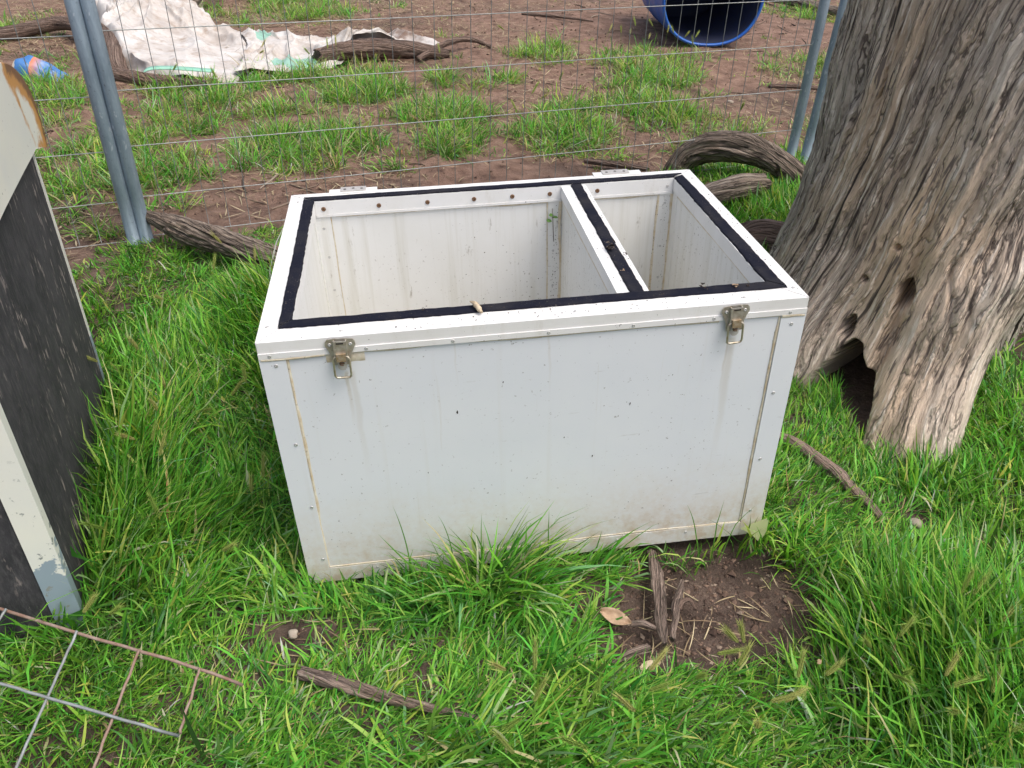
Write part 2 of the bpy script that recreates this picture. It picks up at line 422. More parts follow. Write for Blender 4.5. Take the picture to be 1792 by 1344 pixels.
def axis(lo, hi, step, far, grow=1.16):
    c = list(np.arange(lo, hi, step)); s = step
    a = [c[-1]]
    while a[-1] < far: s *= grow; a.append(a[-1] + s)
    s = step; b = [c[0]]
    while b[-1] > -far: s *= grow; b.append(b[-1] - s)
    return np.array(b[:0:-1] + c + a[1:])
gx = axis(-1.6, 2.9, 0.020, 320, 1.10); gy = axis(-0.6, 2.4, 0.020, 320, 1.035)
GX, GY = np.meshgrid(gx, gy, indexing='ij')
me = np_mesh("ground", np.stack([GX, GY, ground_h(GX, GY)], -1).reshape(-1, 3), quads=grid_quads(len(gx), len(gy)))
def mat_ground():
    t = NT("trodden_soil"); o = t.tc()
    n1 = t.noise(o, 1.1, 5, 0.6); n2 = t.noise(o, 9, 6, 0.65); n3 = t.noise(o, 70, 4, 0.7)
    y = t.sep(o)[1]
    c = t.ramp(n2, [(0.30, (0.105, 0.062, 0.045)), (0.50, (0.22, 0.136, 0.100)), (0.70, (0.32, 0.212, 0.160))])
    wet = t.mix(t.ramp(n2, [(0.35, 0.0), (0.7, 1.0)]), (0.060, 0.042, 0.034), (0.145, 0.103, 0.083))
    f = t.math('ADD', t.rng(y, 2.8, 1.2), t.math('MULTIPLY', t.ramp(n1, [(0.52, 0.0), (0.66, 1.0)]), 0.75), True)
    c = t.mix(f, c, wet)
    c = t.mix(t.ramp(n3, [(0.58, 0.0), (0.74, 0.55)]), c, (0.33, 0.245, 0.19))
    c = t.mix(t.ramp(n3, [(0.28, 0.6), (0.42, 0.0)]), c, (0.045, 0.03, 0.024))
    t.base(c); t.rough(0.92); t.spec(0.25)
    h = t.math('ADD', t.math('MULTIPLY', n2, 1.6), t.math('ADD', n3, t.math('MULTIPLY', t.noise(o, 240, 3, 0.7), 0.5)))
    t.bump(h, 0.9, 0.012)
    return t.m
tag(obj("ground", me, mat_ground()), kind="structure")

# ================================================================== STORAGE BOX
W, D, H = 1.10, 0.77, 0.661
BOX = empty("storage_box", (0, 0, 0), (0, -math.radians(2.3), 0))
tag(BOX, "open white metal storage box with black rubber seals and two front latches, on the grass", "box")
RF, RS, RB = 0.076, 0.063, 0.060          # rail widths front, sides, back
ZR = H - 0.036                            # underside of the rails
g_ = 0.004
# thick insulated walls
box("front_panel", 0.003, W - 0.003, 0.003, RF - g_, 0.004, ZR - 0.001, M["white"], BOX, 0.001)
box("back_panel", 0.003, W - 0.003, D - RB + g_, D - 0.003, 0.004, ZR - 0.001, M["inner"], BOX, 0.001)
box("side_panel", 0.003, RS - g_, RF - g_ + 0.0005, D - RB + g_ - 0.0005, 0.004, ZR - 0.001, M["inner"], BOX, 0.001)
box("side_panel", W - RS + g_, W - 0.003, RF - g_ + 0.0005, D - RB + g_ - 0.0005, 0.004, ZR - 0.001, M["inner"], BOX, 0.001)
box("floor_panel", RS - g_ + 0.0005, W - RS + g_ - 0.0005, RF - g_ + 0.0005, D - RB + g_ - 0.0005, 0.006, 0.05, M["inner"], BOX)
# mitred top rails
mg = 0.0007
def rail(pts):
    bm = bmesh.new(); prism(bm, pts, ZR, H)
    return bm_obj("top_rail", bm, M["rail"], BOX, 0.0022)
rail([(mg * 2, 0), (W - mg * 2, 0), (W - RS - mg, RF), (RS + mg, RF)])
rail([(RS + mg, D - RB), (W - RS - mg, D - RB), (W - mg * 2, D), (mg * 2, D)])
rail([(0, mg * 2), (RS, RF + mg), (RS, D - RB - mg), (0, D - mg * 2)])
rail([(W, mg * 2), (W, D - mg * 2), (W - RS, D - RB - mg), (W - RS, RF + mg)])
# partition with its own cap
px0, px1 = 0.722, 0.790
PART = box("partition", px0 + 0.004, px1 - 0.004, RF - g_ + 0.001, D - RB + g_ - 0.001, 0.051, ZR - 0.001, M["inner"], BOX)
box("cap_rail", px0, px1, RF + 0.0006, D - RB - 0.0006, ZR, H - 0.003, M["rail"], PART, 0.0015)
# lower edge strips of the rails (outside front and inside)
box("edge_strip", 0.0005, W - 0.0005, -0.0018, 0.006, 0.625, 0.637, M["rail"], BOX, 0.0012)
box("edge_strip", RS + 0.001, px0 - 0.001, D - RB - 0.0022, D - RB + 0.006, 0.618, 0.6245, M["rail"], BOX, 0.001)
box("edge_strip", px1 + 0.001, W - RS - 0.001, D - RB - 0.0022, D - RB + 0.006, 0.618, 0.6245, M["rail"], BOX, 0.001)
# outside corner angles
def strip(name, x0, x1, y0, y1, z0, z1, m="white"): return box(name, x0, x1, y0, y1, z0, z1, M[m], BOX, 0.0008)
strip("corner_trim", 0.0, 0.050, -0.0004, 0.0026, 0.0, 0.6246)
strip("corner_trim", W - 0.053, W, -0.0004, 0.0026, 0.0, 0.6246)
strip("corner_trim", -0.0004, 0.0026, 0.003, 0.05, 0.0, 0.6246)
strip("corner_trim", W - 0.0026, W + 0.0004, 0.003, 0.05, 0.0, 0.6246)
strip("bottom_trim", 0.0505, W - 0.0535, -0.0002, 0.0027, 0.0, 0.043)
strip("bottom_trim", -0.0002, 0.0027, 0.0505, D, 0.0, 0.043)
# inside corner angles on the back wall
for xa, xb in ((RS - g_ + .001, RS + 0.036), (px0 - 0.034, px0 + 0.003), (px1 - 0.003, px1 + 0.02), (W - RS - 0.040, W - RS + g_ - .001)):
    box("inner_corner_trim", xa, xb, D - RB + g_ - 0.002, D - RB + g_ + 0.001, 0.051, 0.6178, M["inner"], BOX, 0.0006)
for ya, yb in ((D - RB - 0.034, D - RB + g_ - 0.0025),):
    box("inner_corner_trim", W - RS + g_ - 0.002, W - RS + g_ + 0.001, ya, yb, 0.051, ZR - 0.0012, M["inner"], BOX, 0.0006)
    box("inner_corner_trim", RS - g_ - 0.001, RS - g_ + 0.002, ya, yb, 0.051, ZR - 0.0012, M["inner"], BOX, 0.0006)
# sealant beads: wavy ribbons standing slightly proud
def bead(a, b, nrm, wid, mat="sealant", parent=BOX, name="sealant_bead", blobs=1.0, seed=0):
    a, b, nrm = Vector(a), Vector(b), Vector(nrm)
    n = max(8, int((b - a).length / 0.006)); d = (b - a).normalized(); s = d.cross(nrm)
    r = np.random.default_rng(seed + int(abs(a.x) * 991 + abs(a.z) * 77 + abs(b.y) * 13))
    ph = r.random() * 50
    vv = []
    for i in range(n + 1):
        t = i / n
        w = wid * (1 + 0.5 * blobs * float(fbm(ph + t * n * 0.12, 0.3, seed, 3)))
        off = wid * 0.6 * blobs * float(vn(ph + t * n * 0.05, 7.7, seed))
        for k, hh in ((-1, -0.0004), (-0.5, 0.0011), (0.5, 0.0011), (1, -0.0004)):
            vv.append(a + d * ((b - a).length * t) + s * (off + w * 0.5 * k) + nrm * hh)
    me = np_mesh(name, [tuple(v) for v in vv], quads=grid_quads(n + 1, 4))
    return obj(name, me, M[mat], parent)
fy = (0, -1, 0)
bead((0.051, 0.0024, 0.622), (0.051, 0.0024, 0.045), fy, 0.006)
bead((W - 0.0568, 0.0022, 0.622), (W - 0.0568, 0.0022, 0.045), fy, 0.006, blobs=0.6, seed=3)
bead((0.004, -0.0010, 0.6225), (0.125, -0.0010, 0.6225), fy, 0.008, seed=4)
bead((0.185, 0.0022, 0.6225), (0.55, 0.0022, 0.6225), fy, 0.005, seed=5)
bead((0.55, 0.0022, 0.6225), (0.915, 0.0022, 0.6225), fy, 0.004, seed=6)
bead((0.975, 0.0022, 0.6225), (W - 0.054, 0.0022, 0.6225), fy, 0.005, seed=8)
bead((W - 0.052, -0.0008, 0.6225), (W - 0.003, -0.0008, 0.6225), fy, 0.010, seed=9)
bead((0.052, 0.0016, 0.0450), (W - 0.056, 0.0016, 0.0450), fy, 0.005, seed=10)
bead((0.126, 0.0026, 0.617), (0.20, 0.0026, 0.617), fy, 0.018, blobs=0.7, seed=31)
bk = D - RB + g_
bead((px0 - 0.001, bk - 0.0035, 0.616), (px0 - 0.001, bk - 0.0035, 0.06), fy, 0.010, seed=11)
bead((px0 - 0.036, bk - 0.0012, 0.616), (px0 - 0.036, bk - 0.0012, 0.06), fy, 0.004, seed=12)
bead((RS + 0.037, bk - 0.0012, 0.616), (RS + 0.037, bk - 0.0012, 0.06), fy, 0.004, seed=13)
bead((W - RS - 0.041, bk - 0.0012, 0.616), (W - RS - 0.041, bk - 0.0012, 0.06), fy, 0.006, seed=14)
bead((W - RS + 0.001, bk - 0.003, 0.616), (W - RS + 0.001, bk - 0.003, 0.06), fy, 0.008, seed=15)
bead((px1 + 0.004, bk - 0.0012, 0.6165), (W - RS - 0.044, bk - 0.0012, 0.6165), fy, 0.007, seed=16)
bead((RS + 0.05, bk - 0.0010, 0.6165), (px0 - 0.04, bk - 0.0010, 0.6165), fy, 0.006, seed=17)
bead((W - RS + g_ - 0.0012, RF + 0.01, ZR - 0.004), (W - RS + g_ - 0.0012, D - RB - 0.036, ZR - 0.004), (-1, 0, 0), 0.005, seed=18)
bead((px0 + 0.0028, RF + 0.01, ZR - 0.004), (px0 + 0.0028, D - RB - 0.006, ZR - 0.004), (-1, 0, 0), 0.007, seed=19)
# rough-cut foam seal strips
def seal(pts_outer, pts_inner, z=H + 0.0002, th=0.0045, name="seal_strip", parent=BOX, sd=1):
    a0, a1 = np.array(pts_outer[0]), np.array(pts_outer[1]); b0, b1 = np.array(pts_inner[0]), np.array(pts_inner[1])
    n = int(np.linalg.norm(a1 - a0) / 0.006); vv = []
    for i in range(n + 1):
        t = i / n; o = a0 + (a1 - a0) * t; q = b0 + (b1 - b0) * t; w = (q - o); ww = np.linalg.norm(w)
        wob = 0.055 * float(fbm(t * n * 0.05, sd * 3.1, 0.5, 3)) + 0.03 * float(vn(t * n * 0.5, sd, 2.0))
        wob2 = 0.045 * float(fbm(t * n * 0.06, sd * 5.3, 9.5, 3)) + 0.03 * float(vn(t * n * 0.5, sd, 6.0))
        o2 = o + w * max(-0.2, wob); q2 = q + w * wob2
        hz = th * (1 + 0.18 * float(vn(t * n * 0.13, sd, 3.3)))
        for p_, z_ in ((o2, z - 0.0006), (o2 + w * 0.04, z + hz * 0.8), (o2 + w * 0.14, z + hz), (q2 - w * 0.14, z + hz), (q2 - w * 0.04, z + hz * 0.8), (q2, z - 0.0006)):
            vv.append((p_[0], p_[1], z_))
    q = grid_quads(n + 1, 6)
    me = np_mesh(name, vv, quads=q, smooth=False)
    return obj(name, me, M["seal"], parent)
so = dict(fl=(0.037, 0.047), fr=(1.073, 0.047), br=(1.067, 0.738), bl=(0.036, 0.738))
si = dict(fl=(0.0635, 0.0765), fr=(1.0375, 0.0765), br=(1.0375, 0.7105), bl=(0.0635, 0.7105))
seal((so['fl'], so['fr']), (si['fl'], si['fr']), sd=1)
seal((so['bl'], so['br']), ((0.0635, 0.712), (1.0375, 0.712)), sd=2)
seal(((0.037, 0.050), (0.036, 0.725)), ((0.0635, 0.0785), (0.0635, 0.7085)), sd=3)
seal(((1.072, 0.050), (1.067, 0.722)), ((1.0375, 0.0785), (1.0375, 0.7065)), sd=4)
seal(((0.748, RF + 0.002), (0.748, D - RB - 0.001)), ((0.778, RF + 0.002), (0.778, D - RB - 0.001)), z=H - 0.0028, name="seal_strip", parent=PART, sd=5)
# rivets and screws (one shared mesh each)
def dome_mesh(name, r, h, seg=12, hole=0.0, mat=None):
    bm = bmesh.new(); rings = []
    for k, (rr, zz) in enumerate(((r, 0), (r * 0.93, h * 0.55), (r * 0.62, h), (r * 0.30, h if not hole else h * 0.85), (r * 0.24, h * (1 - hole)))):
        rings.append([bm.verts.new((rr * math.cos(2 * math.pi * i / seg), rr * math.sin(2 * math.pi * i / seg), zz)) for i in range(seg)])
    for a, b in zip(rings, rings[1:]):
        for i in range(seg): bm.faces.new((a[i], a[(i + 1) % seg], b[(i + 1) % seg], b[i]))
    bm.faces.new(rings[-1])
    me = bpy.data.meshes.new(name); bm.to_mesh(me); bm.free()
    me.polygons.foreach_set("use_smooth", [True] * len(me.polygons)); me.materials.append(mat)
    return me
RIV = dome_mesh("rivet", 0.0036, 0.0016, 12, 0.7, M["rivet"])
SCR = dome_mesh("rusty_screw", 0.0062, 0.0030, 14, 0.8, M["rust_screw"])
SCW = dome_mesh("pan_screw", 0.0040, 0.0016, 12, 0.8, M["rivet"])
def stud(name, me, loc, nrm, parent=BOX):
    o = bpy.data.objects.new(name, me); link(o); o.parent = parent
    o.location = loc; o.rotation_euler = Vector(nrm).to_track_quat('Z', 'Y').to_euler()
    return o
for x in (0.022, 0.205, 0.373, 0.563, 0.735, 0.902, 1.064): stud("rivet", RIV, (x, -0.0017, 0.631), fy)
for x, z in ((0.030, 0.608), (0.035, 0.413), (0.040, 0.237), (0.040, 0.075), (1.072, 0.602), (1.063, 0.429), (1.064, 0.242), (1.066, 0.08)):
    stud("screw", SCW, (x, -0.0004, z), fy)
for x in (0.16, 0.34, 0.55, 0.737, 0.909): stud("rivet", RIV, (x, -0.0002, 0.030), fy)
for x in (0.085, 0.230, 0.359, 0.484, 0.588, 0.691, 0.823):
    stud("rusty_screw", SCR, (x, D - RB - 0.0001, 0.6395), fy)
stud("screw", SCW, (1.020, D - RB - 0.0001, 0.6395), fy)
for x, z in ((0.078, 0.585), (0.080, 0.50), (0.080, 0.40), (1.018, 0.59), (1.016, 0.46), (1.018, 0.36)):
    stud("rivet", RIV, (x, bk - 0.002, z), fy)
for z in (0.575, 0.47, 0.36): stud("rivet", RIV, (px0 - 0.02, bk - 0.002, z), fy)
stud("screw", SCW, (0.022, 0.715, H), (0, 0, 1)); stud("screw", SCW, (0.016, 0.06, H), (0, 0, 1))
stud("screw", SCW, (1.085, 0.045, H), (0, 0, 1)); stud("screw", SCW, (1.086, 0.70, H), (0, 0, 1))
for x in (0.16, 0.62, 0.97): stud("rivet", RIV, (x, 0.022, H), (0, 0, 1))
for cx_0, cz_0, ch_ in ((0.372, 0.455, 0.006), (0.742, 0.435, 0.004), (0.470, 0.520, 0.0028), (0.60, 0.36, 0.0028), (0.83, 0.50, 0.002), (0.30, 0.30, 0.0022), (0.665, 0.30, 0.003), (0.21, 0.49, 0.002)):
    bm = bmesh.new(); pr0 = [(cx_0 + ch_ * q * 0.5 * random.uniform(.5, 1.2), cz_0 + ch_ * r * random.uniform(.6, 1.4)) for q, r in ((-1, 0), (-.3, -1), (.6, -.7), (1, .3), (.2, 1))]
    bm.faces.new([bm.verts.new((a, 0.0024, b)) for a, b in pr0]); bm_obj("paint_chip", bm, M["dark"], BOX)
# toggle latches
def tube_mesh(pts, r, closed=False, seg=8):
    P = [Vector(p) for p in pts]; n = len(P); vv = []
    up = Vector((0.13, 0.21, 0.97)).normalized()
    for i in range(n):
        if closed: t = (P[(i + 1) % n] - P[i - 1]).normalized()
        else: t = (P[min(n - 1, i + 1)] - P[max(0, i - 1)]).normalized()
        a = t.cross(up)
        if a.length < 1e-4: a = t.cross(Vector((1, 0, 0)))
        a.normalize(); b = t.cross(a)
        rr = r[i] if hasattr(r, '__len__') else r
        for k in range(seg):
            an = 2 * math.pi * k / seg
            vv.append(P[i] + a * (rr * math.cos(an)) + b * (rr * math.sin(an)))
    q = []
    for i in range(n if closed else n - 1):
        for k in range(seg):
            i2 = (i + 1) % n
            q.append((i * seg + k, i2 * seg + k, i2 * seg + (k + 1) % seg, i * seg + (k + 1) % seg))
    if not closed:
        bm_caps = [list(range(seg))[::-1], [(n - 1) * seg + k for k in range(seg)]]
        c0 = len(vv); vv += [P[0], P[-1]]
        tr = [(c0, (k + 1) % seg, k) for k in range(seg)] + [(c0 + 1, (n - 1) * seg + k, (n - 1) * seg + (k + 1) % seg) for k in range(seg)]
    else: tr = None
    return np_mesh("tube", [tuple(v) for v in vv], tris=tr, quads=q)
def latch(cx, tilt):
    # plate in x-z plane, local y towards the viewer is negative
    prof = [(-0.028, 0.026), (-0.024, 0.031), (-0.012, 0.0325), (0.012, 0.0325), (0.024, 0.031), (0.028, 0.026), (0.029, 0.018), (0.024, 0.008),
            (0.019, -0.006), (0.0165, -0.026), (-0.0165, -0.026), (-0.019, -0.006), (-0.024, 0.008), (-0.029, 0.018)]
    bm = bmesh.new()
    a = [bm.verts.new((x, -0.003, z)) for x, z in prof]; b = [bm.verts.new((x, -0.0052, z)) for x, z in prof]
    bm.faces.new(a); bm.faces.new(b[::-1])
    for i in range(len(prof)): bm.faces.new((a[i], a[(i + 1) % len(prof)], b[(i + 1) % len(prof)], b[i]))
    L = bm_obj("latch", bm, M["latch"], BOX, 0.0007)
    L.location = (cx, 0, 0.627); L.rotation_euler = (0, tilt, 0)
    # raised centre channel with slotted top
    bm = bmesh.new()
    for (x0, x1, y0, y1, z0, z1) in ((-0.0125, -0.010, -0.0125, -0.005, -0.012, 0.030), (0.010, 0.0125, -0.0125, -0.005, -0.012, 0.030), (-0.010, 0.010, -0.0125, -0.0105, 0.002, 0.030)):
        bbox(bm, x0, x1, y0, y1, z0, z1)
    ch = bm_obj("housing", bm, M["latch"], L, 0.0006)
    bm = bmesh.new()
    bbox(bm, -0.009, 0.009, -0.017, -0.0126, -0.013, 0.004)
    bm_obj("lever", bm, M["latch_brown"], L, 0.0014)
    box("slot", -0.007, 0.007, -0.0131, -0.0124, 0.0245, 0.0275, M["dark"], L)
    # spring and round tongue
    bm = bmesh.new()
    n = 14
    pr = [(0.0085 * math.cos(t), -0.0285 + 0.0085 * math.sin(t)) for t in np.linspace(math.pi, 2 * math.pi, n)] + [(0.0085, -0.012), (-0.0085, -0.012)]
    a = [bm.verts.new((x, -0.0065, z)) for x, z in pr]; b = [bm.verts.new((x, -0.0082, z)) for x, z in pr]
    bm.faces.new(a); bm.faces.new(b[::-1])
    for i in range(len(pr)): bm.faces.new((a[i], a[(i + 1) % len(pr)], b[(i + 1) % len(pr)], b[i]))
    bm_obj("tongue", bm, M["hinge"], L)
    sp = [(0.0045 * math.cos(k * 0.9) , -0.0115 + 0.0022 * math.sin(k * 0.9), -0.016 - 0.0005 * k) for k in range(14)]
    obj("spring", tube_mesh(sp, 0.0011, False, 6), M["rust_screw"], L)
    # wire bail
    hw, zt, zb, rc = 0.0155, -0.008, -0.052, 0.006
    pts = [(-0.009, -0.0105, zt + 0.004), (-0.0125, -0.0115, zt + 0.0035), (-hw, -0.0125, zt - 0.002), (-hw, -0.0125, zb + rc)]
    pts += [(-hw + rc - rc * math.cos(t), -0.0115, zb + rc - rc * math.sin(t)) for t in (0.5, 1.0, 1.57)]
    pts += [(hw - rc + rc * math.cos(t), -0.0115, zb + rc - rc * math.sin(t)) for t in (1.57, 1.0, 0.5)]
    pts += [(hw, -0.0125, zb + rc), (hw, -0.0125, zt - 0.002), (0.0125, -0.0115, zt + 0.0035), (0.009, -0.0105, zt + 0.004)]
    obj("bail", tube_mesh(pts, 0.0022, False, 10), M["bail"], L)
    for x in (-0.0195, 0.0195): stud("screw", SCW, (x, -0.0052, 0.0195), fy, L)
    return L
latch(0.1565, 0.03); latch(0.9455, -0.05)
# hinges on the back edge
def hinge(x0, x1, xa, xb, z):
    h_ = box("hinge", x0, x1, D - 0.016, D + 0.016, z, z + 0.0022, M["rail"], BOX, 0.0006)
    box("leaf", xa, xb, D - 0.008, D + 0.020, z + 0.0023, z + 0.0046, M["hinge"], h_, 0.0006)
    for k in range(3):
        bm = bmesh.new(); bmesh.ops.create_circle(bm, cap_ends=True, radius=0.0042, segments=12, matrix=Matrix.Translation((xa + (xb - xa) * (0.17 + 0.33 * k), D + 0.006 + 0.004 * (k % 2), z + 0.0049)))
        bm_obj("hole", bm, M["dark"], h_)
    obj("pin", tube_mesh([(xa, D + 0.021, z + 0.002), (xb, D + 0.021, z + 0.002)], 0.003), M["hinge"], h_)
hinge(0.10, 0.228, 0.130, 0.198, H + 0.0003)
hinge(0.824, 0.959, 0.850, 0.925, H + 0.0003)

# ================================================================== FENCE PANELS
ZW = [0.014, 0.190, 0.402, 0.620, 0.837, 1.052, 1.265, 1.48]
VW = 0.0875
def fpt(s, z, off=0.0): return Vector((F0[0] + FD[0] * s + FN[0] * off, F0[1] + FD[1] * s + FN[1] * off, z))
fang = math.atan2(FD[1], FD[0])
POST_ME = {}
def post_mesh(r, h):
    return tube_mesh([(0, 0, -0.12), (0, 0, 0.2), (0, 0, 0.6), (0, 0, h), (0, 0, h + 0.01)], [r, r, r, r, r * 0.7], False, 24)
def wire_mesh(length, r, vertical, wav):
    n = 14
    pts = []
    for i in range(n + 1):
        t = i / n
        e = wav * math.sin(t * 9 + wav * 900)
        pts.append((0, e, t * length) if vertical else (t * length, e, 0))
    return tube_mesh(pts, r, False, 6)
def fence_panel(name, s0, s1, posts, label, dz=0.0, off=0.0, pr=0.0265, zlow=0.008):
    o = fpt(s0, 0, off)
    T = empty(name, o, (0, 0, fang)); tag(T, label, "fence", "wire fence panels between the yards")
    pm = post_mesh(pr, 1.52)
    for s in posts:
        q = obj("post", pm, M["galv"], T); q.location = (s - s0, 0, 0)
        for z in ZW:      # weld lugs where the wires meet the pipe
            pass
    hm = wire_mesh(s1 - s0, 0.0022, False, 0.002)
    for z in ZW:
        w = obj("horizontal_wire", hm, M["wire"], T); w.location = (0, -0.0025, z + dz); w.rotation_euler = (0, RNG.normal(0, 0.0015), 0)
    vms = [wire_mesh(1.48 - zlow, 0.0016, True, a) for a in (0.0015, 0.003, -0.002, 0.004)]
    n = int((s1 - s0 - 0.04) / VW)
    for k in range(1, n + 1):
        w = obj("vertical_wire", vms[k % 4], M["wire_dark"], T)
        w.location = (k * VW + RNG.normal(0, 0.003), 0.0022, zlow); w.rotation_euler = (RNG.normal(0, 0.002), RNG.normal(0, 0.004), 0)
    box("top_rail", 0.0, s1 - s0, -0.016, 0.016, 1.495, 1.527, M["galv"], T, 0.006)
    return T
fence_panel("fence_panel", 0.0258, FLEN, (0.0258, FLEN), "long welded wire fence panel running behind the white box to the dead trunk")
fence_panel("fence_panel", -2.6, -0.0258, (-2.6, -0.0258), "welded wire fence panel at left, behind the black and white cabinet", dz=-0.012)
FR = fence_panel("fence_panel", FLEN + 0.075, FLEN + 2.5, (FLEN + 0.075, FLEN + 2.5), "welded wire fence panel hidden mostly behind the dead trunk, one leaning post showing", dz=-0.01, off=-0.03)
FR.rotation_euler = (0, 0.035, fang)

# ================================================================== DEAD TRUNK
TA = np.array([2.22, 1.13])
TU = np.array([-0.619, -0.785]); TR = np.array([0.785, -0.619])
tphi = np.array([-180, -130, -90, -60, -40, -25, -12, -4, 4, 12, 20, 35, 60, 90, 130, 180.])
tz = np.array([-0.15, 0, .1, .25, .4, .6, .9, 1.4, 2.4, 3.6])
tr_ = np.array([
 [.60,.62,.62,.68,.80,.88,.80,.98,1.09,1.06,.74,.50,.36,.33,.50,.60],
 [.58,.58,.56,.62,.76,.86,.77,.94,1.05,1.00,.64,.43,.33,.31,.50,.60],
 [.56,.56,.54,.60,.71,.80,.72,.87,.98,.94,.62,.42,.32,.30,.48,.58],
 [.53,.53,.52,.57,.65,.69,.66,.745,.85,.84,.63,.44,.33,.31,.47,.55],
 [.51,.51,.505,.55,.60,.635,.645,.70,.78,.775,.65,.48,.38,.35,.47,.53],
 [.51,.51,.505,.54,.575,.60,.62,.65,.69,.70,.65,.54,.45,.42,.48,.52],
 [.54,.54,.545,.555,.565,.575,.59,.61,.63,.64,.63,.60,.56,.54,.53,.54],
 [.55,.55,.56,.56,.56,.56,.57,.58,.59,.59,.59,.58,.57,.56,.55,.55],
 [.46,.46,.47,.48,.49,.50,.50,.51,.52,.52,.51,.50,.48,.46,.46,.46],
 [.40,.40,.41,.42,.43,.44,.44,.44,.45,.45,.44,.43,.42,.40,.40,.40]])
ph = np.concatenate([np.linspace(-112, 112, 540), np.linspace(112, 248, 60)[1:-1]])
zz = np.concatenate([np.linspace(-0.12, 1.25, 390), np.linspace(1.25, 3.6, 60)[1:]])
nP, nZ = len(ph), len(zz)
phw = (ph + 180) % 360 - 180
tab = np.array([np.interp(phw, tphi, row) for row in tr_])                 # (len tz, nP)
k = np.exp(-0.5 * (np.arange(-9, 10) / 4.0) ** 2); k /= k.sum()
tab[:, :540] = np.array([np.convolve(np.pad(r, 9, mode='edge'), k, 'valid') for r in tab[:, :540]])
R0 = np.empty((nP, nZ))
for i in range(nP): R0[i] = np.interp(zz, tz, tab[:, i])
R0 = np.array([np.convolve(np.pad(r, 9, mode='edge'), k, 'valid') for r in R0])
PH, ZZ = np.meshgrid(np.radians(ph), zz, indexing='ij')
PHd = np.degrees(PH)
ring = 0.62
warp = 0.035 * vn(PH * 2.2, ZZ * 1.6, 1.0) + 0.006 * vn(PH * 7, ZZ * 5, 3.0) + 0.0022 * vn(PH * 22, ZZ * 16, 6.0)
PHc = (PHd + 180) % 360 - 180
twist = (0.02 + 0.17 * np.exp(-((PHc - 40) / 45.0) ** 2)) * np.maximum(ZZ - 0.15, 0) ** 1.1
ga = PH * ring - twist + warp                                          # across the grain, metres
cx_, cz_ = np.cos(PH), np.sin(PH)
gx3 = np.cos(ga / ring) * ring; gy3 = np.sin(ga / ring) * ring             # seamless
def gr(f, fv, o): return vn(gx3 * f + o, gy3 * f + 2 * o, ZZ * fv)
disp = 0.022 * gr(3.5, 0.9, 3) + 0.009 * gr(9, 1.3, 9)
disp += 0.008 * (1 - 2 * np.abs(gr(20, 1.5, 15))) + 0.008 * (1 - 2 * np.abs(gr(42, 2.8, 21))) + 0.0070 * (1 - 2 * np.abs(gr(75, 5.0, 31))) + 0.0035 * gr(140, 14, 41)
pl_ = gr(14, 1.6, 91); disp += 0.010 * np.floor(pl_ * 4 + 0.6 * gr(60, 6, 93)) / 4
crack = np.maximum(0, 1 - np.abs(gr(9.0, 0.7, 51)) / 0.04) * sstep(0.0, 0.4, gr(3, 0.9, 61) + 0.25)
disp -= 0.034 * crack
crack2 = np.maximum(0, 1 - np.abs(gr(17.0, 1.3, 71)) / 0.06) * sstep(0.0, 0.4, gr(5, 1.5, 81) + 0.1)
disp -= 0.020 * crack2
R1 = R0 + disp
# spiral buttress running down into the front leg, with a weathered groove on its left
pr_ = 9 + 34 * np.maximum(ZZ - 0.30, 0) + 3.0 * vn(ZZ * 3.0, 4.0, 2.0)
R1 = R1 + (0.050 * np.exp(-((PHc - pr_) / 6.0) ** 2) - 0.055 * np.exp(-((PHc - pr_ + 10.5) / 5.0) ** 2)) * sstep(0.28, 0.60, ZZ)
pr2 = -30 + 16 * ZZ
R1 = R1 - 0.03 * np.exp(-((PHc - pr2) / 3.0) ** 2) * sstep(0.15, 0.4, ZZ)
pr3 = 3.5 + 2.2 * vn(ZZ * 6.0, 1.0, 7.0)
R1 = R1 - 0.022 * np.exp(-((PHc - pr3) / 0.55) ** 2) * sstep(0.55, 0.40, ZZ)
pr4 = 7.5 + 2.0 * vn(ZZ * 5.0, 3.0, 7.0)
R1 = R1 - 0.014 * np.exp(-((PHc - pr4) / 0.4) ** 2) * sstep(0.50, 0.38, ZZ) * sstep(0.0, 0.1, ZZ)
# hollow at the foot, the fissure above it and two knot holes
arch = np.hypot((PHd + 10.0) / 7.2, np.maximum(ZZ + 0.02, 0) / 0.175) + 0.12 * vn(PH * 14, ZZ * 14, 5)
R1 -= 0.40 * (1 - sstep(0.80, 1.12, arch))
fis = np.exp(-((PHd + 5.2 + 2.0 * vn(ZZ * 5, 3, 1) + 3.0 * (ZZ - 0.2)) / 1.5) ** 2) * sstep(0.80, 0.25, ZZ) * sstep(-0.05, 0.1, ZZ)
R1 -= 0.060 * fis
for hp, hz, hr, hv, hd in ((-5.4, 0.345, 1.9, 0.045, 0.10), (-15.5, 0.20, 1.4, 0.035, 0.12), (-17.0, 0.345, 0.8, 0.012, 0.06), (14.5, 0.17, 0.5, 0.008, 0.03), (-12, 0.47, 1.0, .012, .03)):
    q = np.hypot((PHd - hp) / hr, (ZZ - hz) / hv) + 0.3 * vn(PH * 30, ZZ * 30, 8)
    R1 -= hd * (1 - sstep(0.65, 1.15, q))
top = zz[-1] - 0.35 * (0.5 + 0.5 * vn(np.cos(PH[:, -1]) * 3, np.sin(PH[:, -1]) * 3, 1.0)) - 0.12 * np.random.default_rng(5).random(nP)
ZV = np.minimum(ZZ, top[:, None])
lean = 0.05 * np.maximum(ZV, 0) ** 1.1
X = TA[0] + lean * TR[0] + R1 * (TU[0] * np.cos(PH) + TR[0] * np.sin(PH))
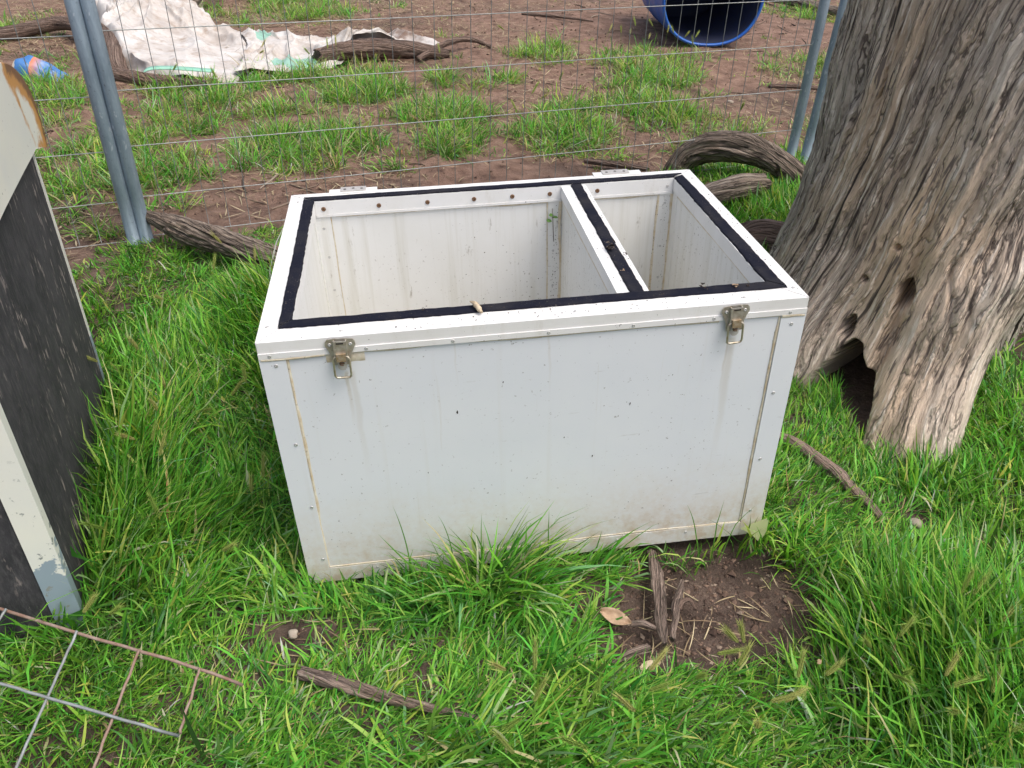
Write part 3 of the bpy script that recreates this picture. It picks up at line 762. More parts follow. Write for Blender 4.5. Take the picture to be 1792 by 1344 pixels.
Y = TA[1] + lean * TR[1] + R1 * (TU[1] * np.cos(PH) + TR[1] * np.sin(PH))
vt = np.stack([X, Y, ZV], -1).reshape(-1, 3)
uvt = np.stack([ga, ZZ], -1).reshape(-1, 2)
qt = grid_quads(nP, nZ, True)
# ragged top closed by a sunken cap
capc = len(vt)
vt = np.vstack([vt, [[TA[0] + 0.17 * TR[0], TA[1] + 0.17 * TR[1], 3.0]]]); uvt = np.vstack([uvt, [[0, 0]]])
rim = np.arange(nP) * nZ + nZ - 1
capt = np.stack([rim, np.roll(rim, -1), np.full(nP, capc)], -1)
TREE = empty("dead_tree", (TA[0], TA[1], 0)); tag(TREE, "thick weathered dead tree trunk with a hollow at its foot, right of the white box", "tree")
nz_ = gr(6, 1.4, 101)
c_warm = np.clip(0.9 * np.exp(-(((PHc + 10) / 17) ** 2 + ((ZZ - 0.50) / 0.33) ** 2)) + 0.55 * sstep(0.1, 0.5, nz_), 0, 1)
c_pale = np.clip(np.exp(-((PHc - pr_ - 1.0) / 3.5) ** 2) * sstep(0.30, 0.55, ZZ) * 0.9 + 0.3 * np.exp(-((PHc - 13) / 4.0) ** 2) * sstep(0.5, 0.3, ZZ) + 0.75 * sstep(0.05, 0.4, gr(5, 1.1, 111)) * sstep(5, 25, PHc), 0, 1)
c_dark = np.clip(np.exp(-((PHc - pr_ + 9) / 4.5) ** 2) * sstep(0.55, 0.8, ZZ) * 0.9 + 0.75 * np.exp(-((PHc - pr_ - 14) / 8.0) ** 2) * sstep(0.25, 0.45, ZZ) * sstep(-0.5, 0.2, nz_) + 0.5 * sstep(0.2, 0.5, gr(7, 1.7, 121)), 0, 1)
tcol = np.vstack([np.stack([c_warm, c_pale, c_dark], -1).reshape(-1, 3), [[0, 0, 0]]])
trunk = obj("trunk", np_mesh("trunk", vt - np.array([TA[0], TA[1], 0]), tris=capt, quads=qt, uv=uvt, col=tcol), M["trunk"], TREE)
def trunk_r(x, y):
    dx, dy = x - TA[0], y - TA[1]
    return np.hypot(dx, dy), np.interp(np.degrees(np.arctan2(dx * TR[0] + dy * TR[1], dx * TU[0] + dy * TU[1])), tphi, tr_[1])

# ================================================================== LOGS, BRANCHES, STICKS
def catmull(P, n):
    P = [np.array(p, float) for p in P]; P = [2 * P[0] - P[1]] + P + [2 * P[-1] - P[-2]]
    out = []
    m = len(P) - 3
    for i in range(n):
        u = i / (n - 1) * m; kx = min(int(u), m - 1); t = u - kx
        a, b, c, d = P[kx:kx + 4]
        out.append(0.5 * ((2 * b) + (-a + c) * t + (2 * a - 5 * b + 4 * c - d) * t * t + (-a + 3 * b - 3 * c + d) * t ** 3))
    return np.array(out)
def branch(name, path, radii, mat, label=None, cat=None, parent=None, n=90, seg=40, rough=0.12, seed=1, ragged=0.4, flat=1.0, group=None):
    P = catmull([tuple(p) for p in path], n)
    rr = np.interp(np.linspace(0, 1, n), np.linspace(0, 1, len(radii)), radii)
    T = np.gradient(P, axis=0); T /= np.linalg.norm(T, axis=1)[:, None]
    up = np.array([0, 0, 1.0]); A = np.cross(T, up); A /= np.linalg.norm(A, axis=1)[:, None] + 1e-9
    B = np.cross(A, T)
    L = np.concatenate([[0], np.cumsum(np.linalg.norm(np.diff(P, axis=0), axis=1))])
    an = np.linspace(0, 2 * np.pi, seg, endpoint=False)
    AN, LL = np.meshgrid(an, L); RRm = rr[:, None] * np.ones_like(AN)
    rb = max(radii); fs = 1 / rb
    tw = AN + LL * 0.8
    cx, sx = np.cos(tw) * rb, np.sin(tw) * rb
    d = 0.9 * vn(cx * fs * 1.1 + seed * 7, sx * fs * 1.1, LL * fs * 0.35) + 0.55 * vn(cx * fs * 3 + seed, sx * fs * 3, LL * fs * 0.5) \
        + 0.45 * (1 - 2 * np.abs(vn(cx * fs * 6, sx * fs * 6 + seed, LL * fs * 0.7))) + 0.25 * vn(cx * fs * 13, sx * fs * 13 + seed, LL * fs * 1.6)
    d -= 1.2 * np.maximum(0, 1 - np.abs(vn(cx * fs * 2.2 + 3 * seed, sx * fs * 2.2, LL * fs * 0.18)) / 0.07)
    Rm = RRm * (1 + rough * d)
    # broken ragged ends
    ends = ragged * rb * (vn(np.cos(an) * 2 + seed, np.sin(an) * 2, 3.0) + 0.5 * vn(np.cos(an) * 6 + seed, np.sin(an) * 6, 3.0))
    sh = np.zeros_like(AN); sh[0] = -ends - 0.0; sh[1] = -ends * 0.6; sh[-1] = ends; sh[-2] = ends * 0.6
    V = P[:, None] + A[:, None] * (Rm * np.cos(AN))[..., None] + B[:, None] * (Rm * np.sin(AN) * flat)[..., None] + T[:, None] * sh[..., None]
    V = V.reshape(-1, 3)
    i = np.arange(n - 1)[:, None]; j = np.arange(seg)[None]; j2 = (j + 1) % seg
    Q = np.stack([i * seg + j, i * seg + j2, (i + 1) * seg + j2, (i + 1) * seg + j], -1).reshape(-1, 4)
    c0 = len(V)
    inset = 0.25 * rb
    V = np.vstack([V, P[0] + T[0] * inset, P[-1] - T[-1] * inset])
    jj = np.arange(seg)
    tr = np.vstack([np.stack([np.full(seg, c0), (jj + 1) % seg, jj], -1), np.stack([np.full(seg, c0 + 1), (n - 1) * seg + jj, (n - 1) * seg + (jj + 1) % seg], -1)])
    uv = np.stack([(AN * rb * 1.0 + 0.1 * LL), LL], -1).reshape(-1, 2); uv = np.vstack([uv, [[0, 0], [0, 0]]]) + seed * 1.37
    base = np.array([P[:, 0].mean(), P[:, 1].mean(), 0]) if parent is None else np.zeros(3)
    o = obj(name, np_mesh(name, V - base, tris=tr, quads=Q, uv=uv), mat, parent)
    if parent is None: o.location = base
    if label: tag(o, label, cat, group)
    return o
branch("branch", [(-0.83, 2.08, .10), (-0.66, 1.94, .095), (-0.48, 1.80, .09), (-0.27, 1.64, .085), (0.05, 1.45, .07), (0.35, 1.30, .05)], [.018, .045, .050, .052, .048, .035], M["darklog"],
       "grey fallen branch lying between the double fence post and the white box", "branch", seed=2, rough=0.22, n=160, seg=64)
branch("branch", [(1.72, 2.72, -.02), (1.80, 2.72, .085), (1.93, 2.66, .155), (2.10, 2.58, .150), (2.24, 2.50, .095), (2.34, 2.42, .03), (2.40, 2.36, -.06)], [.05, .062, .072, .07, .062, .055, .05], M["darklog"],
       "arched weathered branch between the fence and the dead trunk", "branch", seed=3, rough=0.22, n=160, seg=72)
branch("log", [(1.62, 2.14, .035), (1.76, 2.19, .07), (1.92, 2.27, .078), (2.06, 2.33, .07)], [.056, .060, .060, .050], M["log"],
       "short smooth log in grass behind the box, below the arched branch", "log", seed=4, rough=0.07)
branch("root_stub", [(1.64, 1.66, .01), (1.74, 1.66, .07), (1.85, 1.60, .085), (1.98, 1.50, .06)], [.055, .08, .085, .08], M["bark"],
       "dark knobbly root stub at the back foot of the dead trunk", "root", seed=5, rough=0.16, n=60)
branch("root", [(1.30, .44, .015), (1.36, .375, .014), (1.41, .255, .018), (1.44, .165, .012), (1.475, .06, -.004)], [.012, .017, .019, .017, .010], M["strip"],
       "thin brown root half buried in grass right of the white box", "root", seed=6, rough=0.2, n=70, seg=20)
branch("stick", [(0.00, -.262, .022), (0.07, -.295, .026), (0.16, -.335, .022), (0.25, -.372, .022), (0.36, -.41, .020)], [.012, .015, .012, .009, .004], M["strip"],
       "broken brown stick lying in the grass in front of the white box", "stick", seed=7, rough=0.2, n=80, seg=22)
# beyond the fence
branch("branch", [(-3.4, 5.9, .05), (-2.92, 6.15, .06), (-2.55, 6.42, .10), (-2.2, 6.10, .14), (-1.98, 5.75, .16), (-1.80, 5.35, .13), (-1.70, 5.05, .05), (-1.64, 4.92, .02)], [.05, .055, .055, .06, .06, .06, .065, .05], M["bark"],
       "long crooked branch under the left end of the dirty white sheet", "branch", seed=8, rough=0.1)
branch("branch", [(-1.70, 4.86, .05), (-1.50, 4.74, .045), (-1.25, 4.62, .04), (-1.02, 4.60, .03)], [.045, .045, .042, .03], M["bark"],
       "short brown branch on the ground in front of the mint green strap", "branch", seed=9, rough=0.12, n=60)
branch("branch", [(-1.75, 6.95, .05), (-1.66, 7.2, .10), (-1.58, 7.6, .16), (-1.48, 8.2, .24), (-1.3, 9.0, .3)], [.05, .075, .06, .055, .05], M["log"],
       "grey branch rising behind the dirty white sheet at the top edge", "branch", seed=10, rough=0.12, n=60)
branch("log", [(-0.30, 5.28, .06), (-0.02, 5.42, .085), (0.25, 5.46, .085), (0.48, 5.50, .06), (0.72, 5.52, .03)], [.06, .072, .072, .06, .03], M["bark"],
       "dark brown log propping up the right end of the white sheet", "log", seed=11, rough=0.15)
branch("stick", [(0.46, 5.33, .03), (0.60, 5.55, .06), (0.78, 5.80, .075), (0.95, 5.92, .06), (1.10, 5.86, .02)], [.02, .024, .024, .022, .015], M["bark"],
       "curved brown stick just right of the white sheet", "stick", seed=12, rough=0.15, n=60, seg=18)
branch("stick", [(1.60, 7.42, .02), (1.95, 7.22, .025), (2.25, 7.02, .015)], [.012, .015, .008], M["bark"],
       "thin straight stick on bare dirt beyond the fence, top centre", "stick", seed=13, n=40, seg=12)
branch("stick", [(1.28, 2.90, .012), (1.42, 2.82, .018), (1.60, 2.74, .012)], [.014, .018, .012], M["bark"],
       "short stick on the dirt just behind the back rim of the box", "stick", seed=14, n=40, seg=12)
branch("pole", [(4.2, 8.9, .05), (4.75, 8.1, .05), (5.0, 7.35, .045), (5.3, 6.7, .04)], [.05, .05, .048, .045], M["log"],
       "pale wooden pole on the ground beyond the fence, top right", "pole", seed=15, rough=0.08, n=60, seg=20)
branch("stick", [(3.0, 4.45, .015), (3.15, 4.42, .02), (3.34, 4.36, .02), (3.6, 4.2, .02)], [.012, .016, .018, .012], M["bark"],
       "dark stick on bare dirt behind the right fence posts", "stick", seed=16, n=40, seg=12)

# ================================================================== CABINET AT LEFT
CN = np.array([-0.484, -0.058]); CS = np.array([-0.21456, 0.97671]); CO = np.array([0.97671, 0.21456])   # near corner, along the side, outward
CAB = empty("kennel_cabinet", (CN[0], CN[1], 0), (0, 0, math.atan2(CS[1], CS[0]) - math.pi / 2))
tag(CAB, "black sided cabinet with cream steel frame and rusty edged white hood, at left edge", "cabinet")
# local frame: +y along the side (away from camera), +x outward (to the right), -x across the front
def mat_cab_black():
    t = NT("black_weathered_board"); o = t.tc()
    v = t.map(o, (1, 1, 0.28), rot=(0.25, 0, 0))
    c = t.mix(t.ramp(t.noise(o, 6, 6, 0.7), [(0.35, 0.0), (0.72, 1.0)]), (0.026, 0.026, 0.030), (0.066, 0.063, 0.070))
    c = t.mix(t.ramp(t.noise(v, 90, 4, 0.75), [(0.46, 0.0), (0.74, 0.55)]), c, (0.115, 0.11, 0.115))
    ch = t.math('MULTIPLY', t.ramp(t.noise(t.map(v, (1, 1, 1), loc=(3, 1, 2)), 55, 3, 0.6), [(0.585, 0.0), (0.65, 1.0)]), t.ramp(t.noise(o, 5, 5, 0.7), [(0.45, 0.0), (0.60, 0.9)]))
    c = t.mix(ch, c, (0.34, 0.29, 0.27))
    t.base(c); t.rough(0.8); t.spec(0.3); t.bump(t.noise(v, 160, 4, 0.7), 0.5, 0.003)
    return t.m
def mat_cab_white(rust=True, primer=False):
    t = NT("cream_steel_paint" + ("_primer" if primer else "_hood")); o = t.tc()
    xyz = t.sep(o)
    c = t.mix(t.ramp(t.noise(o, 5, 5, 0.6), [(0.35, 0.0), (0.7, 1.0)]), (0.74, 0.735, 0.665), (0.68, 0.69, 0.66))
    if primer:
        zf = t.math('ADD', xyz[2], t.math('MULTIPLY', t.math('SUBTRACT', t.noise(o, 22, 6, 0.6), 0.5), 0.42))
        pm = t.rng(zf, 0.20, 0.185)
        c = t.mix(pm, c, (0.27, 0.34, 0.40))
        fl = t.math('MULTIPLY', t.ramp(t.noise(o, 34, 5, 0.6), [(0.60, 0.0), (0.615, 1.0)]), t.rng(xyz[2], 0.55, 0.25))
        c = t.mix(fl, c, (0.25, 0.27, 0.26))
        sc = t.ramp(t.noise(t.map(o, (20, 20, 160), rot=(0.2, 0.3, 0)), 1.0, 4, 0.7), [(0.68, 0.0), (0.72, 0.6)])
        c = t.mix(sc, c, (0.33, 0.30, 0.25))
    if rust:
        e = t.attr("Col")
        rf = t.math('ADD', e, t.math('MULTIPLY', t.math('SUBTRACT', t.noise(o, 16, 6, 0.7), 0.5), 1.1))
        c = t.mix(t.rng(rf, 0.45, 0.75), c, (0.52, 0.25, 0.07))
        c = t.mix(t.rng(rf, 0.95, 1.25), c, (0.17, 0.07, 0.03))
        sp = t.ramp(t.noise(o, 70, 3, 0.6), [(0.69, 0.0), (0.72, 0.8)])
        c = t.mix(sp, c, (0.12, 0.11, 0.10))
    t.base(c); t.rough(0.45); t.bump(t.noise(o, 60, 4, 0.6), 0.12, 0.003)
    return t.m
M["cab_black"] = mat_cab_black(); M["hood"] = mat_cab_white(True); M["cab_frame"] = mat_cab_white(False, True)
CW, CD = 0.95, 1.0
box("side_panel", -0.022, -0.004, 0.0305, CD - 0.013, -0.02, 0.775, M["cab_black"], CAB, 0.0015)
box("front_panel", -CW, -0.052, 0.006, 0.024, -0.02, 0.775, M["cab_black"], CAB, 0.0015)
box("back_panel", -CW, -0.024, CD - 0.032, CD - 0.014, -0.02, 0.775, M["cab_black"], CAB)
box("side_panel", -CW - 0.02, -CW - 0.001, 0.0, CD, -0.02, 0.775, M["cab_black"], CAB)
# front corner angle (two legs) with chipped paint down to the primer
bm = bmesh.new()
prism(bm, [(-0.054, 0.0), (0.0, 0.0), (0.0, 0.030), (-0.003, 0.030), (-0.003, 0.004), (-0.054, 0.004)], -0.02, 0.78)
bm_obj("corner_post", bm, M["cab_frame"], CAB, 0.0012)
bm = bmesh.new()
prism(bm, [(0.0, CD - 0.016), (0.0, CD), (-0.04, CD), (-0.04, CD - 0.003), (-0.0035, CD - 0.003), (-0.0035, CD - 0.016)], -0.02, 0.758)
bm_obj("edge_trim", bm, M["cab_frame"], CAB, 0.001)
# white hood: rounded sheet-metal shell standing proud of the side
prof = [(-0.05, .800), (0.25, .790), (0.48, .783), (0.75, .770), (0.98, .757), (1.06, .738), (1.145, .712), (1.160, .735), (1.165, .80), (1.145, .86), (1.09, .915), (1.0, .962), (0.88, .995), (0.7, 1.02), (0.4, 1.04), (-0.05, 1.05)]
pc = catmull([(a, b, 0) for a, b in prof[7:]], 40)[:, :2]
lo = np.array(prof[:7]); outline = np.vstack([lo, pc])
bm = bmesh.new()
xo, xi_ = 0.012, -CW - 0.03
# side skin as fan strips from outline towards an inset line so that rust can follow the far edge
n = len(outline)
def ringv(x, sh, dz=0): 
    ce = np.array([0.45, 0.90]); out = []
    for p in outline:
        q = p + (ce - p) * sh
        out.append(bm.verts.new((x, q[0], q[1])))
    return out
r_in = ringv(xo, 0.22); r_mid = ringv(xo + 0.0002, 0.07); r_edge = ringv(xo + 0.0004, 0.012); r_lip = ringv(xo - 0.002, 0.0); r_far = ringv(xi_, 0.0)
for a, b in ((r_in, r_mid), (r_mid, r_edge), (r_edge, r_lip), (r_lip, r_far)):
    for i in range(n): bm.faces.new((a[i], a[(i + 1) % n], b[(i + 1) % n], b[i]))
bm.faces.new(r_in); bm.faces.new(r_far[::-1])
bmesh.ops.triangulate(bm, faces=[f for f in bm.faces if len(f.verts) > 4])
bmesh.ops.recalc_face_normals(bm, faces=bm.faces)
me = bpy.data.meshes.new("hood"); bm.to_mesh(me); bm.free()
a = me.color_attributes.new("Col", 'FLOAT_COLOR', 'POINT')
co = np.array([v.co for v in me.vertices])
far_e = sstep(0.90, 1.10, co[:, 1]) 
lipd = np.min(np.hypot(co[:, None, 1] - outline[None, 6:30, 0], co[:, None, 2] - outline[None, 6:30, 1]), axis=1)
rv = (1 - sstep(0.0, 0.12, lipd)) * 1.35
rv = np.maximum(rv, 0.55 * (1 - sstep(0.0, 0.05, np.hypot(co[:, 1] - 0.99, co[:, 2] - 0.757))))
cc = np.ones((len(co), 4), np.float32); cc[:, :3] = rv[:, None]
a.data.foreach_set("color", cc.ravel())
obj("hood", me, M["hood"], CAB)

# ================================================================== STEEL MESH OFFCUT, bottom left
M["rusty_wire"] = mat_simple("rusty_mesh_wire", (0.25, 0.145, 0.105), (0.34, 0.27, 0.23), 45, 0.75, 0.25, 0.3)
M["grey_wire"] = mat_simple("grey_mesh_wire", (0.33, 0.36, 0.37), (0.22, 0.23, 0.23), 45, 0.55, 0.35, 0.2)
MP = empty("steel_mesh_panel", (-0.45, -0.25, 0)); tag(MP, "piece of rusty welded steel mesh lying on the grass, bottom left corner", "mesh")
def mwire(pts, r, mat):
    P = catmull([(p[0] + 0.45, p[1] + 0.25, p[2]) for p in pts], 14)
    P = P + RNG.normal(0, 0.0008, P.shape)
    obj("wire", tube_mesh([tuple(p) for p in P], r, False, 10), mat, MP)
mwire([(-0.90, 0.03, .122), (-0.613, -0.097, .110), (-0.438, -0.176, .104), (-0.308, -0.228, .095), (-0.184, -0.28, .085), (-0.10, -0.315, .072)], 0.0033, M["rusty_wire"])
mwire([(-0.80, -0.185, .116), (-0.545, -0.284, .106), (-0.452, -0.320, .100), (-0.315, -0.372, .088), (-0.20, -0.415, .076)], 0.0029, M["grey_wire"])
for k, (a_, c_) in enumerate([((-0.77, -.028, .125), (-0.80, -.33, .115)), ((-0.598, -.104, .115), (-0.632, -.41, .098)), ((-0.438, -.176, .109), (-0.471, -.47, .080)), ((-0.308, -.228, .100), (-0.34, -.47, .070)), ((-0.184, -.28, .090), (-0.205, -.40, .060))]):
    mwire([a_, tuple(0.5 * (p + q) for p, q in zip(a_, c_)), c_], 0.0028, M["grey_wire"] if k in (0, 1, 2) else M["rusty_wire"])

# ================================================================== DRUM, SHEET, PACKET
def mat_drum():
    t = NT("blue_plastic"); o = t.tc()
    c = t.mix(t.ramp(t.noise(o, 6, 5, 0.6), [(0.4, 0.0), (0.7, 1.0)]), (0.015, 0.095, 0.42), (0.03, 0.16, 0.55))
    c = t.mix(t.ramp(t.noise(o, 14, 5, 0.7), [(0.58, 0.0), (0.7, 0.5)]), c, (0.10, 0.09, 0.09))
    t.base(c); t.rough(0.4)
    return t.m
M["drum"] = mat_drum()
M["drum_in"] = mat_simple("drum_inside_shade", (0.012, 0.022, 0.075), (0.022, 0.026, 0.05), 12, 0.7, 0.0, 0.1)  # darker than the shell: shade inside the drum is put into the colour
dc = Vector((3.03, 5.90, 0.0)); ddir = Vector((0.10, 0.99, 0)).normalized()
DR = empty("plastic_drum", dc, (0, 0, math.atan2(ddir.y, ddir.x))); tag(DR, "big blue plastic drum lying on its side on bare dirt beyond the fence", "drum")
# local x runs along the drum away from camera
def dsec(a, rx=0.445, rz=0.46):
    return rx * math.copysign(abs(math.cos(a)) ** 0.86, math.cos(a)), rz * math.copysign(abs(math.sin(a)) ** 0.80, math.sin(a)) + rz
seg = 64
def drum_skin(name, stations, mat, cap):
    V, Q = [], []
    for (x, sc) in stations:
        for kx in range(seg):
            yy, z_ = dsec(2 * math.pi * kx / seg); V.append((x, yy * sc, (z_ - 0.47) * sc + 0.47))
    nS = len(stations)
    for i in range(nS - 1):
        for kx in range(seg): Q.append((i * seg + kx, (i + 1) * seg + kx, (i + 1) * seg + (kx + 1) % seg, i * seg + (kx + 1) % seg))
    V.append((stations[-1][0], 0, 0.47)); c0 = len(V) - 1
    T_ = [((nS - 1) * seg + kx, c0, (nS - 1) * seg + (kx + 1) % seg) for kx in range(seg)] if cap else None
    return obj(name, np_mesh(name, V, tris=T_, quads=Q), mat, DR)
drum_skin("shell", [(0.002, 0.945), (-0.014, 0.950), (-0.020, 0.975), (-0.004, 1.0), (0.04, 1.0), (0.30, 1.0), (0.34, 1.02), (0.38, 1.0), (0.80, 1.0), (0.84, 1.02), (0.88, 1.0), (1.22, 1.0), (1.28, 0.96), (1.30, 0.88)], M["drum"], True)
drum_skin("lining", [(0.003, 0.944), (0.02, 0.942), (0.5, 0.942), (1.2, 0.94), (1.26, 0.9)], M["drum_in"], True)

def mat_sheet():
    t = NT("woven_plastic_sheet"); uv = t.tc("UV"); o = t.tc()
    c = t.mix(t.ramp(t.noise(o, 3.2, 6, 0.65), [(0.38, 0.0), (0.68, 1.0)]), (0.60, 0.58, 0.56), (0.42, 0.37, 0.33))
    c = t.mix(t.ramp(t.noise(o, 9, 6, 0.72), [(0.50, 0.0), (0.68, 0.75)]), c, (0.30, 0.22, 0.16))
    g = t.attr("Col")
    gs = t.n.new("ShaderNodeSeparateColor"); t.l.new(g, gs.inputs[0])
    c = t.mix(t.rng(gs.outputs[1], 0.45, 0.55), c, (0.26, 0.45, 0.37))
    c = t.mix(t.math('MULTIPLY', gs.outputs[0], t.ramp(t.noise(o, 7, 5, 0.7), [(0.35, 0.2), (0.6, 1.0)])), c, (0.19, 0.125, 0.09))
    c = t.mix(t.math('MULTIPLY', gs.outputs[2], 0.8), c, (0.62, 0.49, 0.32))
    t.base(c); t.rough(0.55)
    return t.m
M["sheet"] = mat_sheet()
def sheet(name, left, right, nu, nv, zf, label, colf, thick=0.0025):
    Lc = catmull([(*p, 0) for p in left], nv)[:, :2]; Rc = catmull([(*p, 0) for p in right], nv)[:, :2]
    u = np.linspace(0, 1, nu)[:, None, None]
    XY = Lc[None] * (1 - u) + Rc[None] * u
    U, V = np.meshgrid(np.linspace(0, 1, nu), np.linspace(0, 1, nv), indexing='ij')
    x, y = XY[..., 0], XY[..., 1]
    e = 0.03 * fbm(U * 9, V * 9, 2.0, 3)
    x = x + e; y = y + 0.04 * fbm(U * 8 + 5, V * 8, 6.0, 3)
    if zf is zB_ref[0]: y = y + 0.27 * sstep(.42, .62, U) * (1 - sstep(0.0, 0.6, V))
    z = zf(x, y, U, V)
    me = np_mesh(name, np.stack([x, y, z], -1).reshape(-1, 3), quads=grid_quads(nu, nv), uv=np.stack([U, V], -1).reshape(-1, 2), col=colf(x, y, U, V).reshape(-1, 3))
    o = obj(name, me, M["sheet"])
    sm = o.modifiers.new("thickness", 'SOLIDIFY'); sm.thickness = thick
    if label: tag(o, label, "sheet")
    return o
zB_ref = [None]
def wrinkle(x, y, kx=(-1.75, 6.55)):
    dx, dy = x - kx[0], y - kx[1]; r = np.hypot(dx, dy); th = np.arctan2(dy, dx)
    rad = (1 - np.abs(vn(np.cos(th) * 4.0 + 3, np.sin(th) * 4.0, r * 0.5))) ** 4 * 0.09 * sstep(0.05, 0.35, r) * sstep(2.4, 0.6, r)
    wx, wy = x + 0.10 * vn(x * 3, y * 3, 7.0), y + 0.10 * vn(x * 3, y * 3, 9.0)
    f = 0.07 * (1 - np.abs(vn(wx * 1.5 + 0.5 * wy, wy * 0.6, 2.0))) ** 6 + 0.05 * (1 - np.abs(vn(wx * 2.6 + wy, wy * 1.0 - 0.8 * wx, 5.0))) ** 9 + 0.022 * (1 - np.abs(vn(wx * 4.5 - wy, wy * 3, 1.0))) ** 9 + 0.02 * vn(x * 2.5, y * 2.0, 6.0)
    return 0.65 * (rad + f)
def zA(x, y, U, V):
    hump = 0.16 * np.exp(-(((x + 1.95) / 0.42) ** 2)) + 0.14 * np.exp(-(((x + 1.75) / .45) ** 2 + ((y - 6.55) / .5) ** 2)) + 0.12 * sstep(6.8, 8.2, y)
    kn = 0.08 * np.exp(-(((x + 1.75) / .10) ** 2 + ((y - 6.55) / .12) ** 2))
    edge = sstep(0, 0.10, U) * sstep(1, 0.92, U) * sstep(0, 0.06, V)
    return ground_h(x, y) + 0.012 + (hump + kn) * edge + 1.0 * wrinkle(x, y) * (0.25 + 0.75 * edge)
def cA(x, y, U, V):
    c = np.zeros(x.shape + (3,))
    c[..., 2] = sstep(6.9, 7.4, y) * sstep(-2.2, -1.9, x) * sstep(-0.3, 0.3, vn(x * 3, y * 3, 4) + 0.2)
    c[..., 0] = 0.55 * sstep(0.1, 0.6, vn(x * 4, y * 4, 2.0)) * np.exp(-(((x + 1.75) / .5) ** 2 + ((y - 6.4) / .7) ** 2))
    return c
SA = sheet("plastic_sheet", [(-1.45, 4.86), (-1.70, 5.15), (-2.0, 5.75), (-2.22, 6.4), (-2.6, 7.3), (-3.1, 8.6)], [(-0.86, 4.74), (-0.80, 5.1), (-0.85, 5.7), (-0.95, 6.25), (-1.45, 7.0), (-1.7, 8.6)], 150, 170, zA,
      "crumpled dirty white woven plastic sheet over branches behind the left post", cA)
def zB(x, y, U, V):
    logh = 0.19 * np.exp(-(((y - 5.52) / 0.13) ** 2)) * sstep(-0.45, -0.1, x) * sstep(0.75, 0.5, x)
    edge = sstep(0, 0.05, U) * sstep(1, 0.96, U) * sstep(0, 0.05, V) * sstep(1, 0.93, V)
    return ground_h(x, y) + 0.014 + logh + 0.85 * wrinkle(x, y, (-0.6, 5.9)) * (0.3 + 0.7 * edge) + 0.04 * sstep(-0.3, -0.7, x)
zB_ref[0] = zB
def cB(x, y, U, V):
    c = np.zeros(x.shape + (3,))
    c[..., 1] = ((np.hypot((x + 0.47) / 0.15, (y - 5.22) / 0.20) + 0.2 * vn(x * 5, y * 5, 1)) < 1) * 1.0
    c[..., 1] = np.maximum(c[..., 1], (np.hypot((x + 0.80) / 0.06, (y - 6.12) / 0.2) < 1) * 1.0)
    c[..., 0] = sstep(5.85, 6.2, y + 0.25 * vn(x * 3, y * 3, 3)) * sstep(-0.35, 0.05, x) * sstep(0.62, 0.40, x) * sstep(-0.5, 0.15, vn(x * 5, y * 5, 9.0) + 0.15)
    return c
sheet("plastic_sheet", [(-0.88, 4.85), (-0.86, 5.3), (-0.92, 5.9), (-1.02, 6.3)] , [(0.50, 5.42), (0.66, 5.75), (0.62, 6.15), (0.30, 6.50)], 170, 90, zB,
      "white plastic sheet with mint green patches, spread over the dark brown log", cB)
M["mint"] = mat_simple("mint_green_plastic", (0.22, 0.50, 0.37), (0.30, 0.55, 0.43), 12, 0.5, 0.0, 0.1)
sp_ = [(-1.47, 4.72, .0), (-1.46, 4.74, .055), (-1.42, 4.77, .085), (-1.3, 4.78, .09), (-1.12, 4.75, .085), (-0.98, 4.74, .075)]
Pst = catmull(sp_, 40); Vs = []
for i, p_ in enumerate(Pst):
    for dy_, dz_ in ((-.02, .006), (.03, .02), (.03, .026), (-.02, .012)): Vs.append((p_[0], p_[1] + dy_, p_[2] + dz_ * 0.8))
qs = [(i * 4 + k_, i * 4 + (k_ + 1) % 4, (i + 1) * 4 + (k_ + 1) % 4, (i + 1) * 4 + k_) for i in range(39) for k_ in range(4)]
tag(obj("strap", np_mesh("strap", Vs, quads=qs), M["mint"]), "mint green plastic strap looped at the front edge of the crumpled sheet", "strap")
def mat_packet():
    t = NT("printed_packet"); o = t.tc(); x, y, z = t.sep(o)[:3]
    w = t.math('ADD', x, t.math('MULTIPLY', t.noise(o, 9, 3, 0.5), 0.05))
    c = t.ramp(t.math('FRACT', t.math('MULTIPLY', w, 7.0)), [(0.0, (0.62, 0.22, 0.10)), (0.34, (0.55, 0.50, 0.42)), (0.48, (0.05, 0.17, 0.42)), (0.90, (0.06, 0.20, 0.46))], 'CONSTANT')
    c = t.mix(t.rng(x, -0.03, 0.05), c, (0.06, 0.18, 0.44))
    t.base(c); t.rough(0.4)
    return t.m
bm = bmesh.new(); bmesh.ops.create_grid(bm, x_segments=26, y_segments=16, size=0.5)
for v in bm.verts:
    x, y = v.co.x * 2, v.co.y * 2
    h = 0.065 * (max(0, 1 - abs(x) ** 3)) ** 0.6 * (max(0, 1 - abs(y) ** 3)) ** 0.6
    v.co = Vector((x * 0.15, y * 0.085 * (1 - 0.25 * x), h * (1 - 0.45 * x) * 1.4 + 0.016 * float(vn(x * 3, y * 3, 2)) + 0.02))
o = bm_obj("packet", bm, mat_packet(), smooth=True)
o.modifiers.new("thickness", 'SOLIDIFY').thickness = 0.004
o.location = (-2.18, 4.90, 0.0); o.rotation_euler = (0.25, 0.1, -0.25); o.scale = (1.15, 1.15, 1.2)
tag(o, "crumpled orange and blue packet on the ground beyond the fence, far left", "packet")

